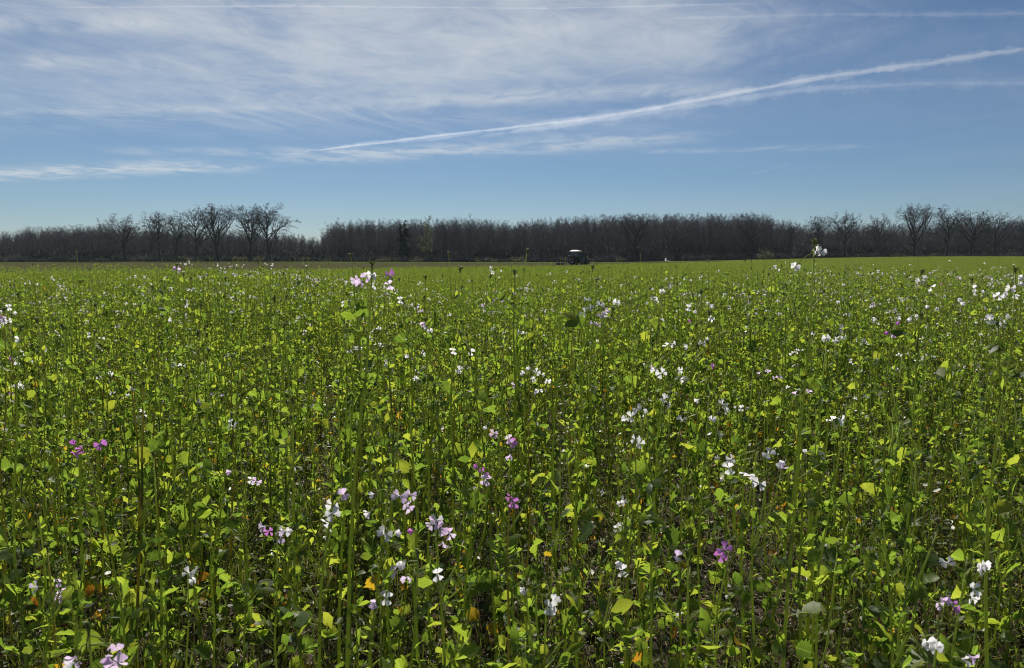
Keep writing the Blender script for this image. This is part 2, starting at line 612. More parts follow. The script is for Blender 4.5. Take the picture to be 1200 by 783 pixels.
def lib_buds(key, seed):
    """a tight head of green buds on short stalks, axis +Y; every bud sits on the core"""
    r = random.Random(seed)
    V, F = tube([Vector((0, -.002, 0)), Vector((0, .006, 0)), Vector((0, .014, 0))], [.0016, .0022, .001], 4)
    for k in range(11):
        a = r.uniform(0, 6.28)
        d = Vector((math.cos(a) * .9, r.uniform(.3, 1.4), math.sin(a) * .9)).normalized()
        o = Vector((0, r.uniform(.001, .011), 0))
        L = r.uniform(.006, .012)
        v, f = tube([o, o + d * L * .35, o + d * L * .75, o + d * L], [.0006, .0017, .0016, .0005], 4)
        b = len(V)
        V += v
        F += [tuple(i + b for i in ff) for ff in f]
    LIB[key] = (np.array([tuple(q) for q in V]), F, ['bud'] * len(F))


for i in range(3):
    lib_buds(f'buds{i}', 400 + i)


def lib_shoot(key, seed, n, mat='leaf', sides=3):
    """a short side shoot: a thin stalk with a tuft of small leaves, axis +Y, unit length"""
    r = random.Random(seed)
    V, F = tube([Vector((0, 0, 0)), Vector((.03, .5, .05)), Vector((0, 1, .1))], [.022, .018, .01], sides)
    FM = ['stem'] * len(F)
    for k in range(n):
        t = r.uniform(.25, 1.0)
        a = r.uniform(0, 6.28)
        d = Vector((math.cos(a), r.uniform(.1, 1.1), math.sin(a))).normalized()
        sd = d.cross(Vector((r.gauss(0, 1), r.gauss(0, 1), r.gauss(0, 1)))).normalized()
        nn = d.cross(sd)
        L = r.uniform(.35, .85)
        wd = L * r.uniform(.16, .30)
        o = Vector((0, t, .05))
        b = len(V)
        l1, l2 = r.uniform(.40, .60), r.uniform(.40, .60)
        V += [o, o + d * L * l1 + sd * wd * r.uniform(.8, 1.5), o + d * L * .5 + nn * L * r.uniform(-.1, .2), o + d * L * l2 - sd * wd * r.uniform(.8, 1.5), o + d * L * (l1 + .32) + sd * wd * r.uniform(.6, 1.05) - nn * L * .05, o + d * L * (l2 + .32) - sd * wd * r.uniform(.6, 1.05) - nn * L * .05, o + d * L * .97 - nn * L * .16]
        F += [(b, b + 2, b + 1), (b, b + 3, b + 2), (b + 1, b + 2, b + 6, b + 4), (b + 3, b + 5, b + 6, b + 2)]
        FM += [mat] * 4
    LIB[key] = (np.array([tuple(q) for q in V]), F, FM)


for i in range(5):
    lib_shoot(f'shoot{i}', 600 + i, 6)


def basis(pos, d, roll=0.0, scale=1.0):
    """matrix taking local +Y to direction d"""
    d = d.normalized()
    q = d.to_track_quat('Y', 'Z')
    return Matrix.Translation(pos) @ q.to_matrix().to_4x4() @ Matrix.Rotation(roll, 4, 'Y') @ Matrix.Scale(scale, 4)


UNIQ = [0]


def add_tube_piece(pieces, name, path, radii, sides=5, mat='stem'):
    V, F = tube(path, radii, sides)
    key = f'u{UNIQ[0]}'
    UNIQ[0] += 1
    LIB[key] = (np.array([tuple(v) for v in V]), F, [mat] * len(F))
    pieces.append((name, key, Matrix.Identity(4)))


def curve_pts(a, b, n, sag, r):
    """points from a to b with a slow sideways bow"""
    off = Vector((r.uniform(-1, 1), r.uniform(-1, 1), 0)) * sag
    out = []
    for i in range(n + 1):
        t = i / n
        out.append(a.lerp(b, t) + off * math.sin(math.pi * t) + Vector((r.uniform(-1, 1), r.uniform(-1, 1), 0)) * sag * .18 * (0 < i < n))
    return out


def along(path, t):
    f = t * (len(path) - 1)
    i = min(int(f), len(path) - 2)
    return path[i].lerp(path[i + 1], f - i)


def raceme(pieces, r, tip, d, colour, nfl, size=1.0, far=False):
    """open flowers round the head, buds at the tip"""
    for k in range(nfl):
        a = r.uniform(0, 6.28)
        out = Vector((math.cos(a), math.sin(a), r.uniform(.1, .9))).normalized()
        base = tip - d * r.uniform(.0, .035)
        fp = base + out * r.uniform(.014, .026)
        if not far:
            add_tube_piece(pieces, 'pedicel', [base, base.lerp(fp, .5) + Vector((0, 0, .002)), fp], [.0007, .0006, .0006], 3)
        face = (out + Vector((r.uniform(-.5, .5), r.uniform(-.9, .3), r.uniform(-.2, .5)))).normalized()
        if far:
            pieces.append(('flower', 'farflower_' + colour, basis(fp, face, r.uniform(0, 6), size * 1.15)))
        else:
            pieces.append(('flower', r.choice(FLOWERS[colour]), basis(fp + face * .010, face, r.uniform(0, 6), size * r.uniform(.9, 1.15))))
    if not far:
        pieces.append(('bud_cluster', f'buds{r.randrange(3)}', basis(tip, d, r.uniform(0, 6), r.uniform(.7, 1.1))))


def make_plant(seed, H, nleaf, heads, colour='white', nfl=3, lod=0, lean=.09, nshoot=7, small=False):
    r = random.Random(seed)
    P = []
    top = Vector((r.uniform(-1, 1) * lean * H, r.uniform(-1, 1) * lean * H, H))
    path = curve_pts(Vector((0, 0, -.03)), top, 6 if lod < 2 else 3, .045 * H, r)
    rad0 = r.uniform(.0034, .0058) * (0.7 + .4 * H)
    sides = (6, 5, 3)[lod]
    add_tube_piece(P, 'stem', path, [rad0 * (1 - .72 * i / (len(path) - 1)) for i in range(len(path))], sides)
    for k in range(nleaf):
        t = .05 + .85 * ((k + r.random()) / nleaf)
        pos = along(path, t)
        a = k * 2.4 + r.uniform(-.5, .5)
        el = r.uniform(.25, 1.25) + .25 * t
        d = Vector((math.cos(a) * math.cos(el), math.sin(a) * math.cos(el), math.sin(el)))
        size = (r.uniform(.032, .062) if r.random() < .62 else r.uniform(.065, .115)) * (1 - .5 * t) * (0.75 + .35 * H)
        if small:
            size = r.uniform(.025, .06) * (1.1 - .5 * t)
        if lod == 2:
            key = r.choice(('far0', 'far1', 'far2')) if r.random() > .03 else 'faryellow'
            size *= .90
        elif t < .36 and r.random() < .22:
            key = f'yellow{r.randrange(3)}'
            size *= .9
        elif t < .55:
            key = r.choice(('broad0', 'broad1', 'broad2', 'broad3', 'lyrate0', 'lyrate1', 'lyrate2', 'lyrate3'))
        else:
            key = r.choice(('lance0', 'lance1', 'lance2', 'broad0', 'broad2', 'lyrate1'))
        P.append(('leaf', key, basis(pos, d, r.uniform(-1.2, 1.2), size)))
    for k in range(nshoot if lod < 2 else nshoot + 2):
        t = r.uniform(.10, .97)
        a = r.uniform(0, 6.28)
        el = r.uniform(.3, 1.2)
        d = Vector((math.cos(a) * math.cos(el), math.sin(a) * math.cos(el), math.sin(el)))
        P.append(('side_shoot', f'shoot{r.randrange(5)}', basis(along(path, t), d, r.uniform(0, 6), r.uniform(.020, .048))))
    for h in range(heads):
        if h == 0:
            tip, d = path[-1], (path[-1] - path[-2]).normalized()
        else:
            t = r.uniform(.55, .86) if nfl else r.uniform(.15, .6)
            o = along(path, t)
            a = r.uniform(0, 6.28)
            L = r.uniform(.10, .24) * H if nfl else r.uniform(.30, .95) * (1 - t) * H
            sp_ = .42 if nfl else .24
            tip = o + Vector((math.cos(a) * sp_, math.sin(a) * sp_, r.uniform(.8, 1.1))) * L
            bp = curve_pts(o, tip, 3, .012, r)
            bp[1] += Vector((math.cos(a), math.sin(a), -.3)) * L * .06
            kb = .42 if nfl else .62
            add_tube_piece(P, 'branch', bp, [rad0 * kb, rad0 * kb * .9, rad0 * kb * .75, rad0 * kb * .5], 4 if lod < 2 else 3)
            d = (bp[-1] - bp[-2]).normalized()
            if lod < 2:
                P.append(('leaf', r.choice(('lance0', 'lance1', 'lance2')), basis(o, (d + Vector((math.cos(a), math.sin(a), 0)) * .5), r.uniform(-.6, .6), r.uniform(.035, .06))))
            if not nfl and lod < 2:
                for q_ in range(4):
                    a2 = r.uniform(0, 6.28)
                    P.append(('leaf', r.choice(('lance0', 'lance1', 'lance2', 'broad1')), basis(along(bp, r.uniform(.3, .95)), Vector((math.cos(a2), math.sin(a2), r.uniform(.3, 1.6))), r.uniform(-1, 1), r.uniform(.025, .055))))
        raceme(P, r, tip, d, colour, nfl if nfl else 0, 1.0, lod == 2)
    return P


MESH = {}
PARTNAME = {}


def lib_mesh(key):
    if key not in MESH:
        V, F, FM = LIB[key]
        mats = []
        for k in FM:
            if k not in mats:
                mats.append(k)
        MESH[key] = mesh_from(key, V, F, [M[k] for k in mats], [mats.index(k) for k in FM], lp=V)
    return MESH[key]


def joined(name, pieces_list):
    """one mesh datablock from several (pieces, matrix)"""
    Vs, Fs, FMs, mats, off, Ls = [], [], [], [], 0, []
    for pieces, mat in pieces_list:
        for nm, key, mx in pieces:
            V, F, FM = LIB[key]
            A = np.array((mat @ mx))
            Vs.append(V @ A[:3, :3].T + A[:3, 3])
            Ls.append(V)
            Fs += [tuple(i + off for i in f) for f in F]
            for k in FM:
                if k not in mats:
                    mats.append(k)
                FMs.append(mats.index(k))
            off += len(V)
    return mesh_from(name, np.concatenate(Vs), Fs, [M[k] for k in mats], FMs, lp=np.concatenate(Ls))


def realize(name, pieces, loc, rz=0.0, scale=1.0, petals=False):
    root = empty(name, loc, rz)
    root.scale = (scale,) * 3
    for nm, key, mx in pieces:
        if petals and nm == 'flower':
            c = link('flower', lib_mesh(key + '_calyx'), root)
            c.matrix_basis = mx
            for k in range(4):
                link('petal', lib_mesh(f'{key}_petal{k}'), c)
        else:
            o = link(nm, lib_mesh(key), root)
            o.matrix_basis = mx
    return root


def copy_plant(src, kids, loc, rz, scale):
    c = src.copy()
    COL.objects.link(c)
    c.location = loc
    c.rotation_euler = (0, 0, rz)
    c.scale = (scale,) * 3
    for ch, ml in kids:
        k = ch.copy()
        COL.objects.link(k)
        k.parent = c
        k.matrix_basis = ml
    return c


# ------------------------------------------------------------------ scatter by geometry nodes (only for what nobody could count)
def scatter(name, pts, meshes, label, cat):
    """pts: (x, y, z, rx, ry, rz, scale, index)"""
    src = bpy.data.collections.new(name + '_source')
    for i, me in enumerate(meshes):
        so = bpy.data.objects.new(f'{name}_source_{i:02d}', me)
        src.objects.link(so)
    me = bpy.data.meshes.new(name)
    me.from_pydata([p[:3] for p in pts], [], [])
    a = me.attributes.new('rot', 'FLOAT_VECTOR', 'POINT')
    a.data.foreach_set('vector', [c for p in pts for c in p[3:6]])
    a = me.attributes.new('scl', 'FLOAT', 'POINT')
    a.data.foreach_set('value', [p[6] for p in pts])
    a = me.attributes.new('idx', 'INT', 'POINT')
    a.data.foreach_set('value', [int(p[7]) for p in pts])
    o = link(name, me)
    ng = bpy.data.node_groups.new(name, 'GeometryNodeTree')
    ng.interface.new_socket('Geometry', in_out='INPUT', socket_type='NodeSocketGeometry')
    ng.interface.new_socket('Geometry', in_out='OUTPUT', socket_type='NodeSocketGeometry')
    nd, lk = ng.nodes, ng.links
    gi, go = nd.new('NodeGroupInput'), nd.new('NodeGroupOutput')
    ip = nd.new('GeometryNodeInstanceOnPoints')
    ci = nd.new('GeometryNodeCollectionInfo')
    ci.inputs['Collection'].default_value = src
    ci.inputs['Separate Children'].default_value = True
    ci.inputs['Reset Children'].default_value = True

    def attr(nm, dt):
        n = nd.new('GeometryNodeInputNamedAttribute')
        n.data_type = dt
        n.inputs[0].default_value = nm
        return n.outputs[0]

    er = nd.new('FunctionNodeEulerToRotation')
    lk.new(attr('rot', 'FLOAT_VECTOR'), er.inputs[0])
    lk.new(gi.outputs[0], ip.inputs['Points'])
    lk.new(ci.outputs[0], ip.inputs['Instance'])
    ip.inputs['Pick Instance'].default_value = True
    lk.new(attr('idx', 'INT'), ip.inputs['Instance Index'])
    lk.new(er.outputs[0], ip.inputs['Rotation'])
    lk.new(attr('scl', 'FLOAT'), ip.inputs['Scale'])
    lk.new(ip.outputs[0], go.inputs[0])
    md = o.modifiers.new('scatter', 'NODES')
    md.node_group = ng
    tag(o, label, cat, kind='stuff')
    return o


# ------------------------------------------------------------------ bare trees
def tube_into(V, F, path, radii, sides):
    v, f = tube(path, radii, sides)
    b = len(V)
    V += v
    F += [tuple(i + b for i in ff) for ff in f]


def grow_tree(seed, H, trunk_frac, spread, r0, nlimb, nb, nt, nf, up=0.35, thin=1.0, crown_shape='round'):
    """returns (trunk V,F), (crown V,F)"""
    r = random.Random(seed)
    TV, TF, CV, CF = [], [], [], []

    def rv(s):
        return Vector((r.uniform(-s, s), r.uniform(-s, s), r.uniform(-s, s)))

    n = 9
    lean = Vector((r.uniform(-.05, .05), r.uniform(-.05, .05), 0))
    path, p = [], Vector((0, 0, -.3))
    d = Vector((0, 0, 1))
    stop = H * (.82 if crown_shape == 'tall' else .66)
    for i in range(n + 1):
        path.append(p.copy())
        d = (d + rv(.10 if i > 2 else .03) + lean * .3)
        d.normalize()
        p = p + d * (stop / n)
    rad = [r0 * (1.25 if i == 0 else 1 - .80 * i / n) for i in range(n + 1)]
    tube_into(TV, TF, path, rad, 7)

    def seg(start, d, L, rad, lev):
        k = (5, 4, 3, 2)[lev]
        pts, p = [start.copy()], start.copy()
        gn = (.22, .28, .30, .25)[lev]
        for i in range(k):
            d = d + rv(gn) + Vector((0, 0, up * (.30, .24, .16, .1)[lev]))
            d.normalize()
            p = p + d * (L / k)
            pts.append(p.copy())
        rr = [max(rad * (1 - .75 * i / k), .008 * thin) for i in range(k + 1)]
        tube_into(CV, CF, pts, rr, (5, 4, 3, 3)[lev])
        if lev == 3:
            return
        cnt = (nb, nt, nf)[lev]
        for j in range(cnt):
            t = .22 + .78 * (j + r.random()) / cnt
            o = along(pts, t)
            dd = (pts[-1] - pts[0]).normalized()
            sidev = dd.cross(rv(1)).normalized()
            nd_ = (dd * r.uniform(.45, .9) + sidev * r.uniform(.6, 1.0)).normalized()
            seg(o, nd_, L * (r.uniform(.30, .50) if crown_shape == 'round' else r.uniform(.38, .62)) * (1.1 - .35 * t), rad * (1 - .7 * t) * .62, lev + 1)

    for i in range(nlimb):
        t = trunk_frac / (stop / H) + (1 - trunk_frac / (stop / H)) * (i + r.random() * .6) / nlimb
        t = min(t, .99)
        o = along(path, t)
        a = i * 2.4 + r.uniform(-.5, .5)
        el = r.uniform(.25, .7) + .45 * t
        d = Vector((math.cos(a) * math.cos(el), math.sin(a) * math.cos(el), math.sin(el)))
        L = spread * r.uniform(.8, 1.15) * (1.0 - .35 * max(0, t - .4))
        if crown_shape == 'round':
            el = r.uniform(.35, .75) + .55 * t
            d = Vector((math.cos(a) * math.cos(el), math.sin(a) * math.cos(el), math.sin(el)))
            c0, rh, rvv = Vector((0, 0, H * .60)), spread, H * .36
            L = .5
            while L < 12 and (((o + d * L - c0).x ** 2 + (o + d * L - c0).y ** 2) / rh ** 2 + ((o + d * L - c0).z / rvv) ** 2) < 1:
                L += .25
            L = max(L, 2.5) * r.uniform(.82, .98)
        seg(o, d, L, r0 * .48 * (1 - .5 * t), 0)
    seg(path[-1], (path[-1] - path[-2]).normalized(), H * .28, r0 * .22, 0)
    return (TV, TF), (CV, CF)


class TreeKind:
    def __init__(self, name, mat, H, leafmat=None, nleaf=0, leafsize=.3, leafz=(0, 1), **kw):
        self.H = H
        (tv, tf), (cv, cf) = grow_tree(H=H, **kw)
        zmax = max(v.z for v in cv)
        s = H / zmax
        tv = [v * s for v in tv]
        cv = [v * s for v in cv]
        fm = [0] * len(cf)
        mats = [mat]
        if nleaf:
            r = random.Random(kw['seed'])
            cand = [v for v in cv if leafz[0] * H <= v.z <= leafz[1] * H]
            mats = [mat, leafmat]
            for _ in range(nleaf):
                c = r.choice(cand) + Vector((r.gauss(0, .25), r.gauss(0, .25), r.gauss(0, .2)))
                a = Vector((r.gauss(0, 1), r.gauss(0, 1), r.gauss(0, 1))).normalized()
                b = a.orthogonal().normalized()
                b = Matrix.Rotation(r.uniform(0, 6), 3, a) @ b
                q = leafsize * r.uniform(.6, 1.3)
                i0 = len(cv)
                cv += [c - b * q, c + a.cross(b) * q * .5, c + b * q, c - a.cross(b) * q * .5]
                cf.append((i0, i0 + 1, i0 + 2, i0 + 3))
                fm.append(1)
        self.trunk = mesh_from(name + '_trunk', tv, tf, [mat])
        self.crown = mesh_from(name + '_crown', cv, cf, mats, fm)
        nj = len(tv)
        self.whole = mesh_from(name + '_whole', tv + cv, tf + [tuple(i + nj for i in f) for f in cf], mats, [0] * len(tf) + fm)

    def place(self, name, x, y, height, rz, wid=1.0):
        root = empty(name, (x, y, ground_z(x, y)), rz)
        s = height / self.H
        root.scale = (s * wid, s * wid, s)
        link('trunk', self.trunk, root)
        link('crown', self.crown, root)
        return root


OAK = [TreeKind(f'oak{i}', M['bark'], 17.0, seed=s, trunk_frac=tf, spread=sp * 1.22, r0=.46, nlimb=nl + 6, nb=7, nt=6, nf=6, up=.14, thin=1.9)
       for i, (s, tf, sp, nl) in enumerate([(3, .24, 6.4, 9), (8, .27, 6.0, 9), (15, .22, 6.8, 10), (21, .30, 5.6, 8), (34, .26, 6.2, 9)])]
TALL = [TreeKind(f'tall{i}', M['bark_dark'], 17.0, seed=s, trunk_frac=.28, spread=4.2, r0=.26, nlimb=13, nb=5, nt=5, nf=4, up=.55, thin=1.9, crown_shape='tall')
        for i, s in enumerate([41, 47, 53, 59, 67])]
YOUNG = TreeKind('young', M['bark_warm'], 17.0, M['spring_leaf'], 1500, .20, (.25, 1), seed=72, trunk_frac=.18, spread=4.0, r0=.24, nlimb=13, nb=5, nt=5, nf=3, up=.5, thin=1.6, crown_shape='tall')
DARK = TreeKind('dark', M['bark_dark'], 15.0, M['evergreen'], 2600, .32, (.12, 1), seed=77, trunk_frac=.10, spread=2.8, r0=.26, nlimb=18, nb=5, nt=4, nf=3, up=.1, thin=1.5, crown_shape='tall')


def tree_at(kind, name, px, top, D, label, wid=1.0, group=None, rz=None):
    x = (px - 600) / FPX * D
    g = ground_z(x, D)
    h = at(px, top, D).z - g
    o = kind.place(name, x, D, h, RNG.uniform(0, 6.28) if rz is None else rz, wid)
    tag(o, label, 'tree', group)
    return o


GL = 'bare oaks standing in front of the left wood'
tree_at(OAK[0], 'oak_tree', 148, 249, 232, 'leftmost broad bare oak, standing apart left of the row in front of the wood', 1.20, GL)
tree_at(OAK[1], 'oak_tree', 190, 247, 236, 'second bare oak from the left in the row before the wood', 0.96, GL)
tree_at(OAK[3], 'oak_tree', 209, 250, 230, 'slim bare oak, third from the left in the row before the wood', 0.90, GL)
tree_at(OAK[4], 'oak_tree', 233, 240, 238, 'bare oak, fourth from the left, leaning into the wide oak beside it', 1.02, GL)
tree_at(OAK[2], 'oak_tree', 256, 237, 230, 'wide tall bare oak in the middle of the left row, crown high above the wood', 1.20, GL)
tree_at(OAK[1], 'oak_tree', 294, 239, 234, 'bare oak just left of the last oak of the left row', 1.02, GL)
tree_at(OAK[0], 'oak_tree', 317, 236, 228, 'wide bare oak ending the left row, beside the gap in the wood', 1.26, GL)
GM = 'slender bare trees at the left end of the middle wood'
for i, (px, tp, k) in enumerate([(394, 258, 0), (403, 254, 1), (414, 256, 2), (424, 253, 3), (434, 255, 4), (446, 258, 0)]):
    tree_at(TALL[k], 'slender_tree', px, tp, 236 + (i % 3) * 3, ['outermost', 'second', 'third', 'fourth', 'fifth', 'sixth'][i] + ' slender bare tree from the gap at the left end of the middle wood', .95, GM)
tree_at(DARK, 'evergreen_tree', 474, 259, 240, 'dense dark evergreen tree in the middle wood, left of the pale budding tree', 1.0)
tree_at(YOUNG, 'budding_tree', 500, 252, 234, 'pale budding tree catching light at the edge of the middle wood', .9)
tree_at(OAK[3], 'bare_tree', 523, 262, 246, 'low round bare tree between the pale budding tree and the tall pointed one', .9)
tree_at(TALL[2], 'bare_tree', 552, 250, 246, 'tall pointed bare tree rising above the wood left of the tractor', .9)
tree_at(OAK[4], 'bare_tree', 586, 270, 232, 'small brownish round bare tree standing before the wood left of the tractor', .8)
tree_at(OAK[1], 'bare_tree', 742, 249, 250, 'bare tree whose round crown bulges above the wood right of the tractor', 1.0)
tree_at(OAK[4], 'bare_tree', 880, 247, 250, 'tall bare tree at the right shoulder of the middle wood', 1.0)
GR = 'bare trees along the right wood'
for px, tp, D, k, w, lb in [(922, 256, 250, 3, .8, 'thin bare tree in the dip right of the middle wood'),
                            (958, 252, 244, 1, .8, 'bare tree behind the tall white flower stem at right'),
                            (988, 246, 240, 4, .9, 'airy bare tree in the right wood, left of the evergreen patch'),
                            (1026, 250, 246, 0, .9, 'bare tree with ivy-dark crown between the airy tree and the tallest right tree'),
                            (1069, 237, 234, 2, .95, 'tallest broad bare tree of the right wood'),
                            (1106, 241, 240, 3, 1.0, 'bare tree next right of the tallest tree of the right wood'),
                            (1134, 246, 246, 1, .9, 'bare tree second right of the tallest tree of the right wood'),
                            (1163, 247, 238, 4, .85, 'bare tree with crooked crown near the right edge of the picture'),
                            (1196, 252, 244, 0, .9, 'bare tree cut by the right edge of the picture')]:
    tree_at(OAK[k], 'bare_tree', px, tp, D, lb, w * 1.2, GR)

# the wood itself: height of its top in the photo, per pixel column
TOP = [(-250, 268), (0, 275), (40, 267), (120, 264), (200, 268), (300, 270), (340, 274), (378, 279), (388, 262), (440, 258), (500, 258), (540, 256), (600, 260),
       (640, 256), (700, 253), (780, 251), (890, 251), (906, 259), (950, 266), (1000, 263), (1050, 265), (1110, 260), (1200, 259), (1450, 262)]


def top_y(px):
    return float(np.interp(px, [a for a, b in TOP], [b for a, b in TOP]))


ORDINAL = 'first second third fourth fifth sixth seventh eighth ninth tenth eleventh twelfth thirteenth fourteenth fifteenth sixteenth seventeenth eighteenth nineteenth twentieth twenty-first twenty-second twenty-third twenty-fourth twenty-fifth twenty-sixth twenty-seventh twenty-eighth'.split()
GW = 'bare trees of the dense wood'
wood_front = []
back = []
for row in range(14):
    D0 = 252 + row * 6.0
    px = -60.0 if row < 3 else -200.0
    while px < (1260 if row < 3 else 1400):
        D = D0 + RNG.uniform(-2.5, 2.5)
        x = (px - 600) / FPX * D
        far = 0
        D += far
        tp = top_y(px) + RNG.uniform(-3.0, 7) + (3 if row == 0 else 0)
        h = max(6.0, at(px, tp, D).z - ground_z(x, D))
        k = RNG.randrange(5)
        rz = RNG.uniform(0, 6.28)
        if row < 2 and -8 < px < 1208:
            o = TALL[k].place('wood_tree', x, D, h, rz, RNG.uniform(.8, 1.15) * (1.2 if h < 11 else 1))
            wood_front.append((row, px, o))
        else:
            back.append((x, D, ground_z(x, D), 0, 0, rz, h / 17.0, k))
        px += RNG.uniform(.6, 1.4) * (9.5 if row < 2 else 8.0)
LANDMARK = [(0, 'the left picture edge'), (148, 'the leftmost broad oak'), (256, 'the wide oak mid left row'), (317, 'the last oak of the left row'),
            (420, 'the slender trees by the gap'), (474, 'the dark evergreen'), (552, 'the tall pointed tree'), (672, 'the tractor'), (742, 'the bulging round crown'),
            (880, 'the wood\'s right shoulder'), (988, 'the airy right tree'), (1069, 'the tallest right tree'), (1200, 'the right picture edge')]
count = {}
for row, px, o in sorted(wood_front, key=lambda e: min(abs(e[1] - q[0]) for q in LANDMARK)):
    q = min(LANDMARK, key=lambda q: abs(q[0] - px))
    side = 'left' if px < q[0] else 'right'
    n_ = count[(row, q[0], side)] = count.get((row, q[0], side), -1) + 1
    tag(o, f"{ORDINAL[min(n_, 27)]} {'front-row' if row == 0 else 'second-row'} dark wood tree counting {'leftwards' if side == 'left' else 'rightwards'} from {q[1]}", 'tree', GW)
scatter('wood', back, [k.whole for k in TALL], 'dark mass of bare wood behind the first trees along the horizon', 'wood')


# scrub at the foot of the wood
def shrub_mesh(name, seed, W, H, n, mat, leafmat, nleaf, leaf):
    r = random.Random(seed)
    V, F = [], []
    for i in range(n):
        a = r.uniform(0, 6.28)
        q = r.random() ** .5
        b = Vector((math.cos(a) * q * W * .4, math.sin(a) * q * W * .25, 0))
        d = Vector((math.cos(a) * q * .6 + r.uniform(-.3, .3), math.sin(a) * q * .6 + r.uniform(-.3, .3), 1)).normalized()
        L = H * r.uniform(.6, 1.05) * (1 - .4 * q)
        p = [b, b + d * L * .5 + Vector((r.uniform(-.1, .1), 0, 0)), b + d * L + Vector((r.uniform(-.3, .3), r.uniform(-.3, .3), 0))]
        tube_into(V, F, p, [.035, .025, .012], 3)
        for j in range(4):
            o = along(p, r.uniform(.35, .95))
            e = o + Vector((r.uniform(-1, 1), r.uniform(-1, 1), r.uniform(.1, 1))).normalized() * H * .25
            tube_into(V, F, [o, e], [.018, .01], 3)
    fm = [0] * len(F)
    base = list(V)
    for i in range(nleaf):
        c = r.choice(base) + Vector((r.gauss(0, .12), r.gauss(0, .12), r.gauss(0, .1)))
        a = Vector((r.gauss(0, 1), r.gauss(0, 1), r.gauss(0, 1))).normalized()
        b = a.orthogonal().normalized()
        q = leaf * r.uniform(.6, 1.3)
        i0 = len(V)
        V += [c - b * q, c + a.cross(b) * q * .5, c + b * q, c - a.cross(b) * q * .5]
        F.append((i0, i0 + 1, i0 + 2, i0 + 3))
        fm.append(1)
    return mesh_from(name, V, F, [mat, leafmat], fm)


sh = [shrub_mesh('scrub0', 5, 5.0, 2.6, 60, M['bark_dark'], M['evergreen'], 700, .16),
      shrub_mesh('scrub1', 6, 4.0, 3.4, 55, M['bark_dark'], M['evergreen'], 250, .14),
      shrub_mesh('scrub2', 7, 4.5, 2.2, 60, M['bark_warm'], M['spring_leaf'], 500, .13)]
pts = []
px = -150
while px < 1350:
    for row in range(12):
        D = 243 + row * 7 + RNG.uniform(-2, 2) - (0 if row else RNG.uniform(0, 2))
        x = (px + RNG.uniform(-4, 4) - 600) / FPX * D
        pts.append((x, D, ground_z(x, D) - .05, 0, 0, RNG.uniform(0, 6.28), RNG.uniform(.55, 1.15) * (1 if row < 2 else 1.9), RNG.choice((0, 1, 1, 0, 0, 2)) if row < 2 else RNG.choice((0, 1))))
    px += 8
scatter('undergrowth', pts, sh, 'tangled dark undergrowth along the foot of the wood', 'undergrowth')


def bush(px, base_py, D, s, k, name, label, sx=1.0):
    x = (px - 600) / FPX * D
    o = link(name, sh[k])
    o.location = (x, D, ground_z(x, D) - .05)
    o.scale = (s * sx, s, s)
    o.rotation_euler = (0, 0, RNG.uniform(-.3, .3))
    tag(o, label, 'bush')


sb_yel = shrub_mesh('yellowbush', 9, 3.4, 3.0, 60, M['bark_warm'], M['spring_leaf'], 900, .13)
sh.append(sb_yel)
bush(896, 300, 222, 1.1, 3, 'pale_bush', 'pale yellowish bush at the foot of the wood left of the tall white flower stem')
bush(1018, 300, 212, .55, 0, 'brush_heap', 'low dark heap of brush at the far field edge below the right wood', 3.2)
bush(450, 300, 225, .9, 2, 'pale_scrub', 'pale scrub at the foot of the wood right of the slender trees')
bush(488, 300, 226, .9, 2, 'pale_scrub', 'pale scrub at the foot of the pale budding tree')
bush(310, 303, 222, .6, 2, 'pale_scrub', 'low pale scrub under the last oak of the left row', 1.8)
bush(232, 303, 224, .5, 2, 'pale_scrub', 'low pale scrub under the middle oaks of the left row', 1.6)
bush(122, 303, 215, .45, 0, 'brush_heap', 'low dark heap of brush left of the first oak of the left row', 3.0)


# ------------------------------------------------------------------ contrails: lumpy tubes of thin ice cloud at 8 km
def contrail(name, pix, width_px, density, label, seed, lump=.35):
    root = contrail_layer('core', pix, [w_ * .62 for w_ in width_px], density, seed, lump, 1.0)
    halo = contrail_layer('halo', pix, width_px, density * .22, seed + 50, lump * 1.5, 1.35)
    c = root.location.copy()
    e = empty(name, c)
    for o in (root, halo):
        o.parent = e
        o.location = o.location - c
    tag(e, label, 'contrail', 'contrails across the sky')


